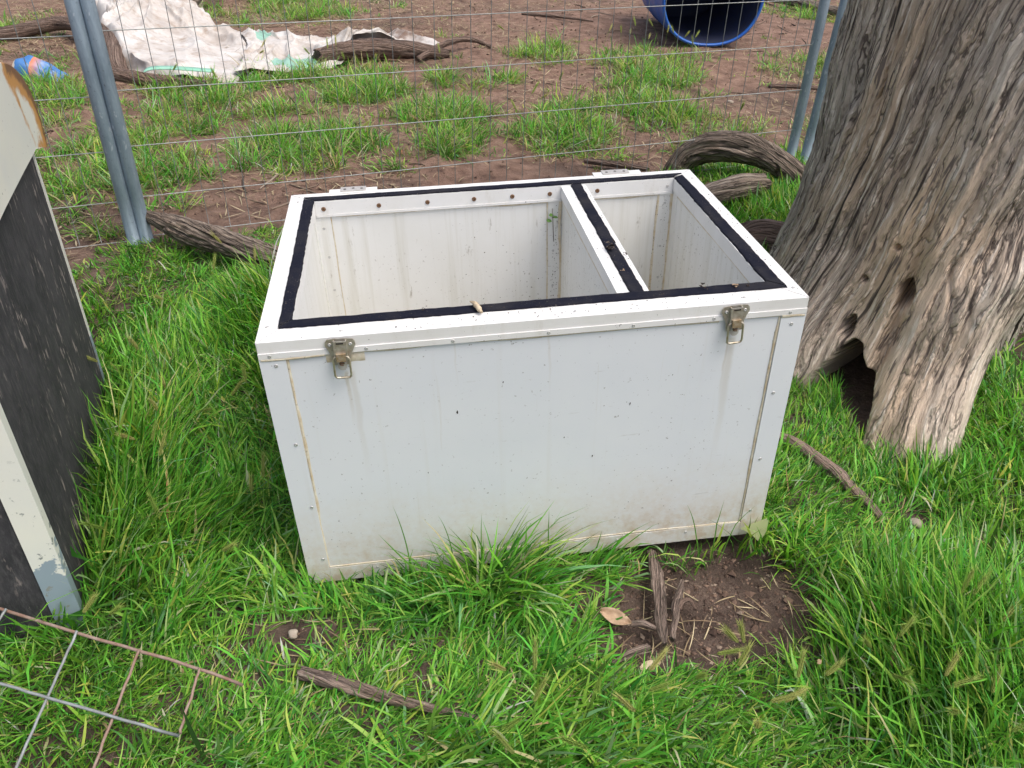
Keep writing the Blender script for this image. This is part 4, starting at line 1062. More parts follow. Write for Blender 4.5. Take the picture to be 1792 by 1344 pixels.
# ================================================================== SMALL DEBRIS
def gh(x, y): return float(ground_h(x, y))
branch("bark_strip", [(0.826, 0.0, .012), (0.815, -.07, .022), (0.803, -.15, .020), (0.787, -.225, .012), (0.783, -.265, .0)], [.010, .015, .015, .013, .006], M["strip"],
       "straight brown bark strip in the bare soil in front of the box", "bark", seed=21, rough=0.2, n=50, seg=16, flat=0.5)
tw = branch("twig", [(0.872, -.105, .016), (0.857, -.135, .018), (0.838, -.17, .012), (0.826, -.20, .010), (0.803, -.255, .0)], [.004, .008, .010, .008, .006], M["strip"],
       "forked brown twig right of the straight bark strip", "twig", seed=22, rough=0.2, n=50, seg=14)
branch("fork", [(0.838 - tw.location.x, -.185 - tw.location.y, .010), (0.852 - tw.location.x, -.168 - tw.location.y, .014), (0.870 - tw.location.x, -.166 - tw.location.y, .016), (0.880 - tw.location.x, -.185 - tw.location.y, .004)], [.006, .006, .005, .003], M["bark"], parent=tw, seed=23, n=30, seg=10)
branch("bark_chip", [(0.722, -.205, .0), (0.745, -.212, .010), (0.775, -.228, .006)], [.006, .008, .005], M["strip"], "small bark sliver between the dry leaf and the bark strip", "bark", seed=24, n=30, seg=12)
branch("bark_chip", [(0.655, -.300, -.004), (0.70, -.287, .008), (0.745, -.268, .002)], [.004, .011, .008], M["strip"], "flat bark chip nearest the camera in the bare soil patch", "bark", seed=25, n=40, seg=14, flat=0.45)
def leaf(name, loc, L_, Wd, rot, mat, label, curl=0.3, seed=0, parent=None):
    bm = bmesh.new(); n, m = 14, 7; g2 = []
    for i in range(n + 1):
        t = i / n; w = Wd * 0.5 * (math.sin(math.pi * min(1, t * 0.93 + 0.05)) ** 0.75); row = []
        for j in range(m + 1):
            s = j / m * 2 - 1
            row.append(bm.verts.new((t * L_ - L_ / 2, s * w, curl * Wd * (s * s) * 0.6 + 0.15 * Wd * float(vn(t * 4 + seed, s * 2, seed)) + 0.10 * L_ * (t - 0.5) ** 2)))
        g2.append(row)
    for i in range(n):
        for j in range(m): bm.faces.new((g2[i][j], g2[i + 1][j], g2[i + 1][j + 1], g2[i][j + 1]))
    o = bm_obj(name, bm, mat, parent, smooth=True); o.location = loc; o.rotation_euler = rot
    o.modifiers.new("thickness", 'SOLIDIFY').thickness = 0.0012
    if label: tag(o, label, "leaf")
    return o
M["dry_leaf"] = mat_simple("dry_leaf", (0.46, 0.33, 0.22), (0.30, 0.195, 0.12), 60, 0.7)
M["pale_leaf"] = mat_simple("pale_leaf", (0.52, 0.43, 0.30), (0.38, 0.29, 0.19), 60, 0.7)
M["wet_leaf"] = mat_simple("wet_black_debris", (0.020, 0.015, 0.012), (0.06, 0.035, 0.022), 90, 0.6, 0.0, 0.4)
leaf("dry_leaf", (0.690, -0.186, 0.004), 0.075, 0.036, (0.35, 0.1, -0.55), M["dry_leaf"], "pale brown dry leaf at the left of the bare soil patch", seed=3)
leaf("dry_leaf", (0.735, -0.315, -0.004), 0.055, 0.022, (0.2, 0.1, 0.3), M["pale_leaf"], "small torn tan leaf below the flat bark chip", seed=5)
leaf("dry_leaf", (1.06, -0.40, 0.07), 0.045, 0.010, (0.5, 0.6, 0.8), M["dry_leaf"], "narrow orange brown leaf caught in tall grass, lower right", seed=6)
# on the box rim (in box coordinates turned to world)
BR = BOX.rotation_euler.to_matrix()
def onbox(x, y, z=H): return tuple(BR @ Vector((x, y, z)))
tag(branch("seed_husk", [onbox(0.417, 0.075, H + 0.012), onbox(0.424, 0.062, H + 0.014), onbox(0.430, 0.046, H + 0.010), onbox(0.434, 0.036, H + 0.007)], [.002, .004, .0055, .003], M["pale_leaf"], n=40, seg=14, rough=0.45, seed=26),
    "small pale husk lying across the front seal of the box", "husk")
def clump(name, c, r, label, mat, n=14, seed=0, sq=0.6):
    rg = np.random.default_rng(seed); V, T_ = [], []
    for k_ in range(n):
        p = rg.normal(0, r * 0.5, 3); p[2] = abs(p[2]) * sq + r * 0.15
        s = r * rg.uniform(0.25, 0.6); b0 = len(V)
        for _ in range(6): V.append(p + rg.normal(0, s * 0.6, 3) * (1, 1, 0.6))
        for f in ((0, 1, 2), (0, 2, 3), (0, 3, 4), (0, 4, 1), (5, 2, 1), (5, 3, 2), (5, 4, 3), (5, 1, 4)): T_.append([b0 + q for q in f])
    o = obj(name, np_mesh(name, V, tris=T_, smooth=False), mat); o.location = c
    if label: tag(o, label, "debris")
    return o
clump("leaf_clump", onbox(0.757, 0.290, H + 0.003), 0.016, "black wet leaf clump on the partition rail of the box", M["wet_leaf"], 12, 1)
clump("pellet", onbox(0.783, 0.262, H + 0.0), 0.006, "small black pellet on the white edge beside the leaf clump", M["wet_leaf"], 6, 2)
clump("leaf_clump", onbox(0.895, 0.066, H + 0.006), 0.008, "black crumb on the front seal right of the partition", M["wet_leaf"], 8, 3)
clump("leaf_crumb", onbox(0.966, 0.058, H + 0.006), 0.009, "tan leaf crumb on the front seal above the right latch", M["dry_leaf"], 8, 4)
clump("leaf_crumb", onbox(0.992, 0.060, H + 0.006), 0.006, "dark crumb on the front seal next to the right corner mitre", M["wet_leaf"], 7, 5)
clump("leaf_crumb", onbox(0.325, 0.068, H + 0.006), 0.005, "tiny black crumb on the front seal, left of the pale husk", M["wet_leaf"], 6, 6)
clump("leaf_crumb", onbox(0.757, 0.180, H + 0.001), 0.005, "tan crumb on the partition seal near its front end", M["dry_leaf"], 6, 7)
# scattered dark grit on the rim
V, T_, rg = [], [], np.random.default_rng(9)
for k_ in range(230):
    q_ = rg.random()
    if q_ < 0.55: p = (rg.uniform(0.25, 1.05) if rg.random() < .7 else rg.uniform(.05, 1.05), rg.uniform(0.006, 0.045), H + 0.0004)
    elif q_ < 0.70: p = (rg.choice([rg.uniform(.725, .745), rg.uniform(.78, .788)]), rg.uniform(0.09, 0.70), H - 0.0026)
    elif q_ < 0.85: p = (rg.uniform(0.2, 1.05), rg.uniform(.052, .074), H + 0.0048)
    else: p = (rg.uniform(1.075, 1.095), rg.uniform(0.03, 0.75), H + 0.0004)
    p = np.array(onbox(*p)); s = rg.uniform(0.0006, 0.0018); b0 = len(V)
    for d_ in ((1, 0, 0), (0, 1, 0), (-1, 0, 0), (0, -1, 0), (0, 0, .8)): V.append(p + np.array(d_) * s * rg.uniform(.5, 1.4))
    for f in ((0, 1, 4), (1, 2, 4), (2, 3, 4), (3, 0, 4)): T_.append([b0 + q for q in f])
tag(obj("grit", np_mesh("grit", V, tris=T_, smooth=False), M["wet_leaf"]), "fine black grit scattered on the white rim of the box", kind="stuff")
# grime flecks gathered along the inside seams
V, T_ = [], []
def fleck(p, s, nrm):
    b0 = len(V); nrm = np.array(nrm, float); u_ = np.cross(nrm, [0.1, 0.2, 1.0]); u_ /= np.linalg.norm(u_); w_ = np.cross(nrm, u_)
    for k_ in range(5):
        an = 2 * math.pi * k_ / 5 + rg.random(); r_ = s * rg.uniform(.4, 1.3)
        q = np.array(p) + u_ * r_ * math.cos(an) * 0.7 + w_ * r_ * math.sin(an); V.append(onbox(*q))
    V.append(onbox(*(np.array(p) + nrm * s * 0.35)))
    for k_ in range(5): T_.append([b0 + k_, b0 + (k_ + 1) % 5, b0 + 5])
for sx, spread, cnt in ((px0 - 0.012, 0.010, 110), (W - RS - 0.012, 0.012, 90), (W - RS - 0.042, 0.004, 60), (px0 - 0.20, 0.16, 70)):
    for _ in range(cnt):
        fleck((sx + rg.normal(0, spread * 0.6), bk - 0.0023, 0.12 + 0.49 * rg.random()), rg.uniform(0.0006, 0.0022), (0, -1, 0))
for _ in range(60): fleck((W - RS + g_ - 0.0022, rg.uniform(0.45, 0.67), 0.15 + 0.46 * rg.random()), rg.uniform(0.0006, 0.0018), (-1, 0, 0))
for _ in range(60): fleck((px0 + 0.0036, rg.uniform(0.15, 0.68), 0.30 + 0.31 * rg.random()), rg.uniform(0.0006, 0.0018), (-1, 0, 0))
tag(obj("grime_flecks", np_mesh("grime_flecks", V, tris=T_, smooth=False), M["wet_leaf"]), "dark grime flecks along the inside seams of the box", kind="stuff")
# sprig growing up inside the box
M["sprig"] = mat_simple("sprig_leaf", (0.13, 0.30, 0.05), (0.18, 0.34, 0.08), 40, 0.5)
SPR = branch("sprig", [onbox(0.703, bk - 0.006, 0.50), onbox(0.700, bk - 0.008, 0.555), onbox(0.697, bk - 0.010, 0.60)], [.0009, .0010, .0008], M["bark"], "tiny green sprig on the back wall beside the partition inside the box", "sprig", n=16, seg=8)
for dx_, dz_, rr_ in ((-0.007, 0.582, 0.6), (-0.011, 0.566, -0.3), (0.006, 0.574, 2.4)):
    lp = Vector(onbox(0.699 + dx_, bk - 0.013, dz_)) - SPR.location
    leaf("leaf", tuple(lp), 0.015, 0.010, (1.0, 0.2, rr_), M["sprig"], None, seed=int(dz_ * 100), parent=SPR)
M["stone"] = mat_simple("pale_stone", (0.38, 0.33, 0.27), (0.25, 0.20, 0.16), 40, 0.85)
def stone(c, r, label, seed):
    bm = bmesh.new(); bmesh.ops.create_icosphere(bm, subdivisions=3, radius=r)
    for v in bm.verts: v.co = v.co * (1 + 0.35 * float(vn(v.co.x / r + seed, v.co.y / r, v.co.z / r))); v.co.z *= 0.6
    o = bm_obj("stone", bm, M["stone"], smooth=True); o.location = c; tag(o, label, "stone")
stone((-0.027, -0.150, 0.008), 0.012, "small pale stone in the soil patch left of the brown stick", 1)
stone((1.545, 0.015, 0.012), 0.015, "pale stone in the grass right of the white box", 4)
stone((2.55, 4.05, 0.012), 0.022, "pale pebble on bare dirt right of the far grass tufts", 6)

# ================================================================== GRASS
def blades(root, az, L, tilt, bend, width, curl, face, col, segs=5, ztop=None, collide=True):
    N = len(root); t = np.arange(segs + 1) / segs
    th = tilt[:, None] + bend[:, None] * t[None] ** 1.25
    azt = az[:, None] + curl[:, None] * t[None]
    st = (L / segs)[:, None]
    dx = np.sin(th) * np.cos(azt) * st; dy = np.sin(th) * np.sin(azt) * st; dz = np.cos(th) * st
    P = np.stack([np.cumsum(dx, 1) - dx, np.cumsum(dy, 1) - dy, np.cumsum(dz, 1) - dz], -1) + root[:, None]
    prof = np.interp(t, [0, .15, .45, .75, 1], [.62, .9, 1.0, .66, .0])
    sa = azt + np.pi / 2 + face[:, None]
    # side vector orthogonal to the blade direction
    Tn = np.stack([np.sin(th) * np.cos(azt), np.sin(th) * np.sin(azt), np.cos(th)], -1)
    S = np.stack([np.cos(sa), np.sin(sa), np.zeros_like(sa)], -1)
    S = S - Tn * (S * Tn).sum(-1, keepdims=True); S /= np.linalg.norm(S, axis=-1, keepdims=True) + 1e-9
    half = 0.5 * width[:, None, None] * prof[None, :, None]
    A = P - S * half; B = P + S * half
    V = np.concatenate([np.stack([A[:, :-1], B[:, :-1]], 2).reshape(N, -1, 3), P[:, -1:]], 1)      # 2*segs+1
    if collide:
        gz = ground_h(V[..., 0], V[..., 1]) + 0.002
        V[..., 2] = np.maximum(V[..., 2], gz)
        # blades press flat against the box and the cabinet instead of going through
        bi = np.array(BR.transposed()); rl = root @ bi.T; vl = V @ bi.T
        ins = (vl[..., 0] > -0.006) & (vl[..., 0] < W + 0.006) & (vl[..., 1] > -0.016) & (vl[..., 1] < D + 0.006) & (vl[..., 2] > 0.0)
        jit = RNG.random(N)[:, None] * 0.010
        left_ = (rl[:, 0] < 0)[:, None]; right_ = (rl[:, 0] > W)[:, None]; back_ = (rl[:, 1] > D)[:, None]
        vl[..., 0] = np.where(ins & left_, -0.006 - jit, vl[..., 0])
        vl[..., 0] = np.where(ins & ~left_ & right_, W + 0.006 + jit, vl[..., 0])
        vl[..., 1] = np.where(ins & ~left_ & ~right_ & back_, D + 0.006 + jit, vl[..., 1])
        fr_ = ins & ~left_ & ~right_ & ~back_
        vl[..., 1] = np.where(fr_, -0.016 - jit, vl[..., 1])
        V = vl @ bi
        lx = (V[..., 0] - CN[0]) * CO[0] + (V[..., 1] - CN[1]) * CO[1]; ly = (V[..., 0] - CN[0]) * CS[0] + (V[..., 1] - CN[1]) * CS[1]
        rx_ = ((root[:, 0] - CN[0]) * CO[0] + (root[:, 1] - CN[1]) * CO[1])[:, None]
        ci = (lx < 0.008) & (ly > -0.008) & (ly < CD) & (V[..., 2] < .8)
        pushx = np.where(ci & (rx_ >= 0), 0.008 + jit - lx, 0.0); pushy = np.where(ci & (rx_ < 0), -0.008 - jit - ly, 0.0)
        V[..., 0] += pushx * CO[0] + pushy * CS[0]; V[..., 1] += pushx * CO[1] + pushy * CS[1]
    nv = 2 * segs + 1
    f = []
    for k_ in range(segs - 1):
        a = 2 * k_; f += [(a, a + 1, a + 3), (a, a + 3, a + 2)]
    f.append((2 * segs - 2, 2 * segs - 1, 2 * segs))
    F_ = (np.array(f)[None] + (np.arange(N) * nv)[:, None, None]).reshape(-1, 3)
    tt = np.concatenate([np.repeat(t[:-1], 2), [1.0]])
    C_ = col[:, None, :] * np.ones((1, nv, 1))
    # stems are paler and yellower near the root, tips of some blades dry out
    C_ = C_ * (1 - 0.35 * np.exp(-tt / 0.12))[None, :, None] + np.array([0.16, 0.17, 0.07]) * (0.35 * np.exp(-tt / 0.12))[None, :, None]
    return V.reshape(-1, 3), F_, C_.reshape(-1, 3)
PAL = 1.60 * np.array([[0.060, 0.188, 0.018], [0.094, 0.262, 0.027], [0.138, 0.328, 0.038], [0.215, 0.395, 0.068], [0.195, 0.320, 0.135], [0.034, 0.118, 0.018], [0.36, 0.30, 0.16]])
def pick_col(N, w, rg, clump_ix=None, nclump=1):
    w = np.array(w, float); w /= w.sum()
    ix = rg.choice(len(PAL), N, p=w); c = PAL[ix].copy()
    if clump_ix is not None:
        cv = rg.normal(0, 1, (nclump, 2)); c *= np.exp(0.26 * cv[clump_ix, :1]); c[:, 0] *= np.exp(0.20 * cv[clump_ix, 1])
    c *= np.exp(rg.normal(-0.05, 0.36, (N, 1)))
    return np.clip(c, 0.01, 0.6)
def in_box(x, y, m=0.006):
    return (x > -m) & (x < W + m) & (y > -0.002) & (y < D + m)
def in_cab(x, y):
    lx = (x - CN[0]) * CO[0] + (y - CN[1]) * CO[1]; ly = (x - CN[0]) * CS[0] + (y - CN[1]) * CS[1]
    return (lx < 0.004) & (lx > -CW - .02) & (ly > -0.004) & (ly < CD + 0.004)
def field(x, y):
    """length, tilt, lean azimuth of the near grass"""
    Lg = 0.095 + 0.035 * vn(x * 2.1, y * 2.1, 11.0) + 0.02 * vn(x * 5, y * 5, 2.0)
    tl = 0.80 + 0.50 * vn(x * 1.9, y * 1.9, 21.0)
    az = 2 * np.pi * vn(x * 0.9 + 4, y * 0.9, 31.0)
    def g2(cx, cy, rx, ry): return np.exp(-(((x - cx) / rx) ** 2 + ((y - cy) / ry) ** 2))
    w = g2(1.40, -0.44, 0.34, 0.24); Lg = Lg + 0.15 * w; tl = tl * (1 - w) + 0.50 * w; az = np.where(w > 0.3, 2.15, az)           # tall, leaning up-left
    w = g2(0.43, -0.07, 0.20, 0.07); Lg = Lg + 0.125 * w; tl = tl * (1 - w) + 0.95 * w; az = np.where(w > 0.3, np.where(x > 0.40, -0.45, 3.4), az)   # tuft against the box front
    w = g2(0.90, -0.42, 0.34, 0.12); Lg = Lg - 0.055 * w
    w = g2(1.75, 0.36, 0.30, 0.16); Lg = Lg - 0.05 * w; tl = tl * (1 - w) + 0.9 * w
    w = g2(-0.47, -0.10, 0.12, 0.09); Lg = Lg - 0.075 * w; tl = tl * (1 - w) + 1.2 * w
    w = g2(1.05, -0.03, 0.16, 0.06); Lg = Lg + 0.08 * w; az = np.where(w > 0.3, -2.2, az)
    w = g2(-0.50, 0.42, 0.16, 0.6); Lg = Lg + 0.10 * w; tl = tl * (1 - w) + 0.45 * w
    w = g2(-0.35, 0.10, 0.25, 0.2); Lg = Lg + 0.05 * w; az = np.where(w > 0.4, 0.25, az)
    w = g2(1.42, 0.24, 0.12, 0.20); Lg = Lg - 0.05 * w
    w = g2(1.42, 0.02, 0.28, 0.14); Lg = Lg - 0.035 * w; tl = tl * (1 - w) + 1.10 * w
    w = g2(-0.18, 1.35, 0.18, 0.30); Lg = Lg + 0.15 * w; tl = tl * (1 - w) + 0.40 * w
    w = g2(-0.33, 0.72, 0.22, 0.2); tl = tl * (1 - w) + 1.1 * w
    w = g2(1.75, 0.18, 0.3, 0.2); Lg = Lg + 0.05 * w
    w = g2(0.1, -0.28, 0.5, 0.1); Lg = Lg - 0.03 * w
    w = g2(-0.42, -0.25, 0.28, 0.16); Lg = Lg - 0.045 * w; tl = tl * (1 - w) + 0.9 * w
    w = g2(2.05, 2.15, 0.4, 0.5); Lg = Lg + 0.03 * w; tl = tl * (1 - w) + 0.5 * w
    Lg = Lg * (0.72 + 0.28 * sstep(1.95, 1.4, y - 0.2 * x))
    return np.clip(Lg, 0.04, 0.30), tl, az
VV, FF, CC = [], [], []
nvt = 0
def push(v, f, c):
    global nvt
    VV.append(v); FF.append(f + nvt); CC.append(c); nvt += len(v)
def near_grass(x0, x1, y0, y1, per_m2, seed, segs=5, lodw=1.0, excl=None):
    rg = np.random.default_rng(seed)
    per = 16; nc = int((x1 - x0) * (y1 - y0) * per_m2 / per)
    cx, cy = rg.uniform(x0, x1, nc), rg.uniform(y0, y1, nc)
    if excl is not None:
        k_ = ~((cx > excl[0]) & (cx < excl[1]) & (cy > excl[2]) & (cy < excl[3])); cx, cy = cx[k_], cy[k_]
    m, _ = near_mask(cx, cy)
    k_ = (rg.random(len(cx)) < m) & ~in_box(cx, cy, -0.02)
    cx, cy = cx[k_], cy[k_]; nc = len(cx)
    ci = np.repeat(np.arange(nc), rg.poisson(per, nc)); N = len(ci)
    sp = rg.uniform(0.010, 0.034, nc)[ci]
    x = cx[ci] + rg.normal(0, 1, N) * sp; y = cy[ci] + rg.normal(0, 1, N) * sp
    r_, rt = trunk_r(x, y)
    m, _ = near_mask(x, y)
    k_ = ~in_box(x, y) & ~in_cab(x, y) & (r_ > rt - 0.02) & (m > 0.35)
    x, y, ci = x[k_], y[k_], ci[k_]; N = len(x)
    Lf, tf, af = field(cx, cy)
    caz = af + rg.normal(0, 0.55, nc); cl = rg.normal(1, 0.18, nc).clip(0.6, 1.5)
    m, _ = near_mask(x, y)
    L = 0.93 * Lf[ci] * cl[ci] * rg.uniform(0.45, 1.30, N) * (0.55 + 0.45 * m)
    out = np.arctan2(y - cy[ci], x - cx[ci])
    mixw = rg.random(N)
    az = np.where(mixw < 0.68, caz[ci] + rg.normal(0, 0.45, N), np.where(mixw < 0.86, out + rg.normal(0, 0.4, N), rg.uniform(-np.pi, np.pi, N)))
    tilt = np.clip(tf[ci] * rg.uniform(0.25, 1.25, N), 0.02, 1.35)
    bend = np.clip(rg.gamma(1.6, 0.42, N), 0.03, 2.2)
    width = np.where(rg.random(N) < 0.72, rg.uniform(0.0022, 0.0046, N), rg.uniform(0.0046, 0.0078, N)) * lodw * (0.8 + 0.4 * (L > 0.10))
    z = ground_h(x, y) - 0.004
    col = pick_col(N, [20, 29, 24, 11, 9, 15, 2.2], rg, ci, nc)
    bl_ = rg.random(N) < 0.05; width = np.where(bl_, width * 1.4, width); L = np.where(bl_, L * 0.6, L)
    push(*blades(np.stack([x, y, z], -1), az, L, tilt, bend, width, rg.normal(0, 0.5, N), rg.normal(0, 0.5, N), col, segs))
    # short dense undergrowth
    return N
core = (-0.95, 2.2, -0.75, 1.25)
n1 = near_grass(*core, 21000, 1, 4)
n2 = near_grass(-1.9, 3.3, -1.0, 3.0, 4600, 2, 4, 1.35, core)
n2b = near_grass(-0.9, 0.2, 1.25, 2.2, 7000, 5, 4, 1.1)
n2c = near_grass(1.2, 2.6, 1.25, 3.0, 6500, 6, 4, 1.15)
print("near blades", n1, n2, n2b, n2c)
gme = np_mesh("grass", np.concatenate(VV), tris=np.concatenate(FF), col=np.concatenate(CC))
tag(obj("grass", gme, M["grass"]), "lush green grass growing round the white box", kind="stuff")

# grass beyond the fence
VV, FF, CC = [], [], []; nvt = 0
def far_grass(seed, x0, x1, y0, y1, per_m2, per=22):
    rg = np.random.default_rng(seed)
    nc = int((x1 - x0) * (y1 - y0) * per_m2 / per)
    cx, cy = rg.uniform(x0, x1, nc), rg.uniform(y0, y1, nc)
    m = far_mask(cx, cy); k_ = rg.random(nc) < m * (0.35 + 0.65 * sstep(-0.3, 0.3, vn(cx * 3.5, cy * 3.5, 12.0) + 0.15)) + 0.004 * (fence_side(cx, cy) > 0.02)
    cx, cy, m = cx[k_], cy[k_], m[k_]; nc = len(cx)
    ci = np.repeat(np.arange(nc), rg.poisson(per, nc)); N = len(ci)
    sp = rg.uniform(0.014, 0.05, nc)[ci]
    x = cx[ci] + rg.normal(0, 1, N) * sp; y = cy[ci] + rg.normal(0, 1, N) * sp
    Lc = (0.045 + 0.085 * m) * rg.uniform(0.5, 1.45, nc)
    L = Lc[ci] * rg.uniform(0.5, 1.3, N)
    out = np.arctan2(y - cy[ci], x - cx[ci]); caz = rg.uniform(-np.pi, np.pi, nc)
    az = np.where(rg.random(N) < 0.5, out + rg.normal(0, 0.5, N), caz[ci] + rg.normal(0, 0.7, N))
    tilt = np.clip(rg.normal(0.85, 0.40, N), 0.02, 1.4); bend = np.clip(rg.gamma(2.2, 0.42, N), 0.05, 2.2)
    wc = rg.random(nc)[ci]
    col = pick_col(N, [14, 28, 22, 12, 12, 8, 8], rg, ci, nc)
    dry = rg.random(N) < 0.14 + 0.25 * (wc > 0.8)
    col = np.where(dry[:, None], np.array([0.36, 0.30, 0.16]) * rg.uniform(0.7, 1.2, (N, 1)), col)
    push(*blades(np.stack([x, y, ground_h(x, y) - .004], -1), az, L, tilt, bend, rg.uniform(0.003, 0.0075, N), rg.normal(0, 0.5, N), rg.normal(0, 0.5, N), col, 4, collide=False))
    return N
print("far blades", far_grass(21, -2.6, 3.4, 2.1, 4.9, 8500), far_grass(22, -3.4, 5.2, 4.9, 8.8, 3600), far_grass(23, -6, 7.5, 2.2, 9.5, 500))
tag(obj("yard_grass", np_mesh("yard_grass", np.concatenate(VV), tris=np.concatenate(FF), col=np.concatenate(CC)), M["grass"]), "patchy grass tufts on the bare yard beyond the fence", kind="stuff")

# straw and dead blades lying on the soil
VV, FF, CC = [], [], []; nvt = 0
def straw(seed, x0, x1, y0, y1, n, maskf, wmul=1.0):
    rg = np.random.default_rng(seed)
    x, y = rg.uniform(x0, x1, n), rg.uniform(y0, y1, n)
    k_ = rg.random(n) < maskf(x, y)
    x, y = x[k_], y[k_]; k_ = ~in_box(x, y) & ~in_cab(x, y) & (trunk_r(x, y)[0] > trunk_r(x, y)[1]); x, y = x[k_], y[k_]; N = len(x)
    base = np.array([[0.36, 0.28, 0.17], [0.27, 0.20, 0.12], [0.44, 0.36, 0.23], [0.20, 0.14, 0.09]])[rg.integers(0, 4, N)] * rg.uniform(0.75, 1.2, (N, 1))
    push(*blades(np.stack([x, y, ground_h(x, y) + 0.004 + 0.01 * rg.random(N)], -1), rg.uniform(-np.pi, np.pi, N), rg.uniform(0.02, 0.11, N), rg.normal(1.5, 0.14, N), rg.normal(0.08, 0.12, N),
         wmul * rg.uniform(0.0014, 0.0034, N), rg.normal(0, 0.35, N), rg.normal(0, 0.3, N), base, 4, collide=False))
straw(31, -3.2, 4.5, 2.0, 9.0, 27000, lambda x, y: (0.10 + 0.9 * sstep(-0.15, 0.35, vn(x * 1.5, y * 1.5, 14.0) + 0.5 * far_mask(x, y) - 0.30 * sstep(1.5, 3.0, x))) * (fence_side(x, y) > -0.05), 2.0)
straw(32, -1.2, 2.2, -0.8, 2.0, 7000, lambda x, y: 0.25 + 0.4 * (1 - near_mask(x, y)[0]))
straw(33, -4.0, -1.2, 5.8, 9.0, 7000, lambda x, y: 0.9 + 0 * x, 2.4)
straw(34, -1.4, 1.0, 6.6, 9.0, 4000, lambda x, y: 0.9 + 0 * x, 2.4)
tag(obj("straw_litter", np_mesh("straw_litter", np.concatenate(VV), tris=np.concatenate(FF), col=np.concatenate(CC)), M["straw"]), "dry straw strewn over the bare soil", kind="stuff")

# twigs and chips strewn over the yard
VV, FF, CC = [], [], []; nvt = 0
rg = np.random.default_rng(71)
def twigs(n, x0, x1, y0, y1, maskf, lo, hi, r0, r1):
    x, y = rg.uniform(x0, x1, n), rg.uniform(y0, y1, n); k_ = rg.random(n) < maskf(x, y); x, y = x[k_], y[k_]; N = len(x)
    L = lo * (hi / lo) ** rg.random(N); az = rg.uniform(0, 2 * np.pi, N); r = rg.uniform(r0, r1, N); cv = rg.normal(0, 0.25, N)
    T = np.linspace(-0.5, 0.5, 5)[None]; d = np.stack([np.cos(az), np.sin(az)], -1); s_ = np.stack([-np.sin(az), np.cos(az)], -1)
    P = np.stack([x, y], -1)[:, None] + d[:, None] * (T * L[:, None])[..., None] + s_[:, None] * (cv[:, None] * L[:, None] * (T ** 2))[..., None]
    z = ground_h(P[..., 0], P[..., 1]) + r[:, None] * 0.6
    rr = r[:, None] * np.array([.5, .9, 1, .8, .4])[None]
    V = []
    for k2 in range(5):
        a = 2 * np.pi * k2 / 5
        V.append(np.concatenate([P + s_[:, None] * (rr * np.cos(a))[..., None], (z + rr * np.sin(a))[..., None]], -1))
    V = np.stack(V, 2).reshape(N, -1, 3); f = []
    for i in range(4):
        for k2 in range(5):
            a, b, c, e = i * 5 + k2, i * 5 + (k2 + 1) % 5, (i + 1) * 5 + (k2 + 1) % 5, (i + 1) * 5 + k2
            f += [(a, c, b), (a, e, c)]
    F_ = (np.array(f)[None] + (np.arange(N) * 25)[:, None, None]).reshape(-1, 3)
    col = np.array([[0.12, 0.085, 0.065], [0.20, 0.15, 0.115], [0.30, 0.24, 0.19], [0.07, 0.05, 0.04]])[rg.integers(0, 4, N)] * rg.uniform(.8, 1.2, (N, 1))
    return V.reshape(-1, 3), F_, np.repeat(col, 25, 0)
push(*twigs(520, -3.2, 4.6, 2.1, 8.5, lambda x, y: (fence_side(x, y) > 0.03) * (0.2 + 0.8 * sstep(-.1, .4, vn(x * 1.2, y * 1.2, 24))), 0.05, 0.40, 0.002, 0.007))
push(*twigs(220, -1.0, 2.0, -0.6, 0.6, lambda x, y: (0.15 + 0.85 * (1 - near_mask(x, y)[0])) * ~in_box(x, y) * ~in_cab(x, y), 0.02, 0.09, 0.0010, 0.0028))
tag(obj("twig_litter", np_mesh("twig_litter", np.concatenate(VV), tris=np.concatenate(FF), col=np.concatenate(CC)), M["crumb"]), "small twigs littering the bare soil", kind="stuff")

# soil crumbs
rg = np.random.default_rng(41)
def crumbs(n, x0, x1, y0, y1, maskf, smin, smax):
    x, y = rg.uniform(x0, x1, n), rg.uniform(y0, y1, n); k_ = rg.random(n) < maskf(x, y); x, y = x[k_], y[k_]
    k_ = ~in_box(x, y, -0.1); x, y = x[k_], y[k_]
    N = len(x); s = smin * (smax / smin) ** (rg.random(N) ** 2.2)
    d = np.array([(1, 0, 0), (0, 1, 0), (-1, 0, 0), (0, -1, 0), (0, 0, .9), (0, 0, -.6)], float)
    V = np.stack([x, y, ground_h(x, y) + s * 0.3], -1)[:, None] + d[None] * s[:, None, None] * rg.uniform(0.55, 1.4, (N, 6, 1)) + rg.normal(0, 0.2, (N, 6, 3)) * s[:, None, None]
    f = np.array([(0, 1, 4), (1, 2, 4), (2, 3, 4), (3, 0, 4), (1, 0, 5), (2, 1, 5), (3, 2, 5), (0, 3, 5)])
    F_ = (f[None] + (np.arange(N) * 6)[:, None, None]).reshape(-1, 3)
    c = np.array([[0.13, 0.085, 0.065], [0.21, 0.14, 0.105], [0.08, 0.052, 0.042], [0.30, 0.23, 0.18]])[rg.choice(4, N, p=[.4, .3, .22, .08])] * rg.uniform(.8, 1.2, (N, 1))
    return V.reshape(-1, 3), F_, np.repeat(c, 6, 0)
VV, FF, CC = [], [], []; nvt = 0
push(*crumbs(9000, 0.4, 1.3, -0.4, 0.05, lambda x, y: 1 - near_mask(x, y)[0], 0.0008, 0.006))
push(*crumbs(220, 0.4, 1.3, -0.4, 0.05, lambda x, y: 1 - near_mask(x, y)[0], 0.005, 0.013))
push(*crumbs(3500, -0.5, 0.3, -0.3, 0.9, lambda x, y: 1 - near_mask(x, y)[0], 0.0008, 0.006))
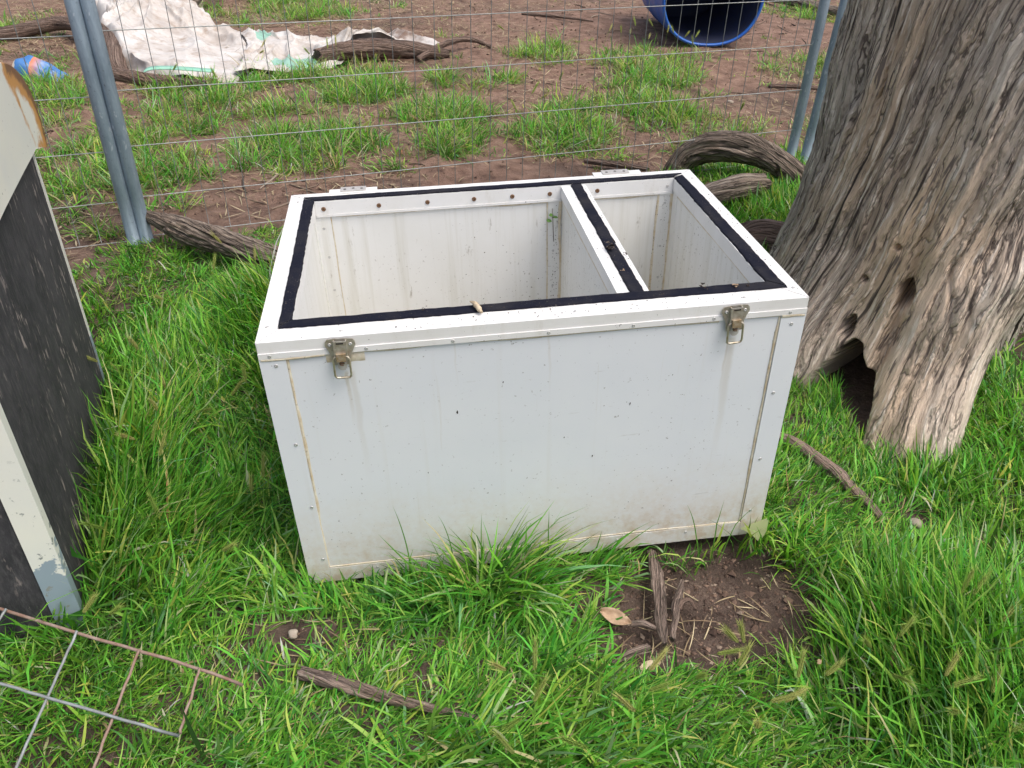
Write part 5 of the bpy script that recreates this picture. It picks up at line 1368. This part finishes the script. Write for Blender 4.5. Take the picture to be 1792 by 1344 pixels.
push(*crumbs(20000, -3, 4.5, 2.0, 8.5, lambda x, y: (fence_side(x, y) > 0) * (0.25 + 0.75 * sstep(-.2, .4, vn(x * 2, y * 2, 4))), 0.002, 0.012))
tag(obj("soil_crumbs", np_mesh("soil_crumbs", np.concatenate(VV), tris=np.concatenate(FF), smooth=False, col=np.concatenate(CC)), M["crumb"]), "loose crumbs of brown soil", kind="stuff")

# barley grass seed heads
VV, FF, CC = [], [], []; nvt = 0
def seed_heads(pts, seed, sc=1.0):
    rg = np.random.default_rng(seed)
    for (x, y) in pts:
        if fence_side(x, y) < 0 and float(near_mask(np.array(x), np.array(y))[0]) < 0.8: continue
        if in_box(np.array(x), np.array(y), 0.03) or in_cab(np.array(x), np.array(y)): continue
        az = rg.uniform(-np.pi, np.pi); Ls = rg.uniform(0.13, 0.24) * sc
        th0 = rg.uniform(0.1, 0.5); bend = rg.uniform(0.2, 0.9)
        n = 12; p = np.array([x, y, float(ground_h(x, y))]); P = [p]
        for i in range(n):
            t_ = th0 + bend * (i / n) ** 1.5
            p = p + Ls / n * np.array([math.sin(t_) * math.cos(az), math.sin(t_) * math.sin(az), math.cos(t_)]); P.append(p)
        P = np.array(P); T = P[-1] - P[-2]; T /= np.linalg.norm(T)
        a_ = np.cross(T, [0.3, 0.2, 1.0]); a_ /= np.linalg.norm(a_); b_ = np.cross(T, a_)
        V, F_, C_ = [], [], []
        hue = rg.random(); hc = np.array([0.30, 0.46, 0.09]) * (1 - hue) + np.array([0.60, 0.56, 0.22]) * hue
        for i, q in enumerate(P):
            V += [q - a_ * 0.0008, q + a_ * 0.0008]; C_ += [[0.14, 0.26, 0.05]] * 2
        for i in range(n): F_ += [(2*i, 2*i+1, 2*i+3), (2*i, 2*i+3, 2*i+2)]
        hl = rg.uniform(0.035, 0.055) * sc; m_ = 15
        for i in range(m_):
            u = i / m_; c = P[-1] + T * hl * u
            for k_ in range(4):
                an = k_ * math.pi / 2 + i * 0.8; o_ = a_ * math.cos(an) + b_ * math.sin(an)
                b0 = len(V); w = (0.0032 if u < .8 else .0022) * sc
                tip = c + o_ * w * 1.4 + T * 0.010 * sc
                V += [c - T * 0.001, c + o_ * w + T * 0.003 + np.cross(T, o_) * 0.0012, c + o_ * w + T * 0.003 - np.cross(T, o_) * 0.0012, tip]
                C_ += [list(hc * 0.8)] * 3 + [list(hc)]
                F_ += [(b0, b0 + 1, b0 + 3), (b0, b0 + 3, b0 + 2), (b0 + 1, b0 + 2, b0 + 3)]
                aw = tip + (T * 0.9 + o_ * 0.35) * rg.uniform(0.010, 0.022) * sc
                b1 = len(V); s_ = np.cross(T, o_) * 0.0005
                V += [tip - s_, tip + s_, aw]; C_ += [list(hc * 1.1)] * 3; F_ += [(b1, b1 + 1, b1 + 2)]
        push(np.array(V), np.array(F_), np.array(C_))
rgp = np.random.default_rng(51)
pts = [(-0.42, 0.25), (-0.44, 0.36), (-0.40, 0.12), (-0.38, 0.42), (-0.13, 0.10), (-0.10, 0.06), (-0.45, -0.12), (-0.50, -0.16), (0.62, -0.33), (0.75, -0.42), (0.95, -0.36), (1.02, -0.30), (0.80, -0.48), (1.10, -0.38), (1.20, -0.45), (0.55, -0.45), (0.70, -0.52), (0.46, -0.36), (0.98, -0.47), (1.32, -0.40), (0.88, -0.52), (-0.3, 1.5), (-0.25, 1.6), (-0.2, 1.45)]
pts += [(rgp.uniform(0.35, 1.4), rgp.uniform(-0.62, -0.34)) for _ in range(26)] + [(rgp.uniform(-0.55, -0.2), rgp.uniform(-0.2, 1.6)) for _ in range(14)]
seed_heads(pts, 52)
fp_ = []
while len(fp_) < 70:
    x, y = rgp.uniform(-2.2, 3.0), rgp.uniform(2.2, 6.2)
    if far_mask(np.array(x), np.array(y)) > 0.5: fp_.append((x, y))
seed_heads(fp_, 53, 1.25)
tag(obj("seed_heads", np_mesh("seed_heads", np.concatenate(VV), tris=np.concatenate(FF), col=np.concatenate(CC)), M["grass"]), "pale barley grass seed heads standing above the grass", kind="stuff")

# a few long single blades crossing the box front
rg = np.random.default_rng(61)
sel = np.array([(0.24, -0.035, 2.0, 0.27, 0.12, 0.5), (0.56, -0.03, 1.7, 0.20, 0.02, 0.25), (0.36, -0.05, 2.6, 0.19, 0.3, 1.2), (0.42, -0.03, 0.4, 0.20, 0.2, 1.4), (0.30, -0.04, 2.9, 0.22, 0.5, 1.0),
                (0.62, -0.05, 0.1, 0.24, 0.7, 0.5), (0.66, -0.05, 0.2, 0.22, 0.8, 0.3), (0.94, -0.04, 2.2, 0.22, 0.2, 0.6), (0.97, -0.035, 1.4, 0.21, 0.05, 0.4), (0.99, -0.04, 0.6, 0.20, 0.2, 0.7), (0.22, -0.05, 0.3, 0.20, 0.6, 0.7),
                (0.06, -0.05, 0.6, 0.16, 0.8, 0.2), (0.40, -0.04, 1.5, 0.20, 0.1, 0.2), (0.34, -0.03, 1.9, 0.24, 0.15, 0.9)])
v, f, c = blades(np.stack([sel[:, 0], sel[:, 1], ground_h(sel[:, 0], sel[:, 1])], -1), sel[:, 2], sel[:, 3], sel[:, 4], sel[:, 5], np.full(len(sel), 0.0032), np.zeros(len(sel)), rg.normal(0, 0.4, len(sel)), np.tile([[0.11, 0.27, 0.04]], (len(sel), 1)), 10)
tag(obj("tall_blades", np_mesh("tall_blades", v, tris=f, col=c), M["grass"]), "single tall grass blades against the front of the box", kind="stuff")
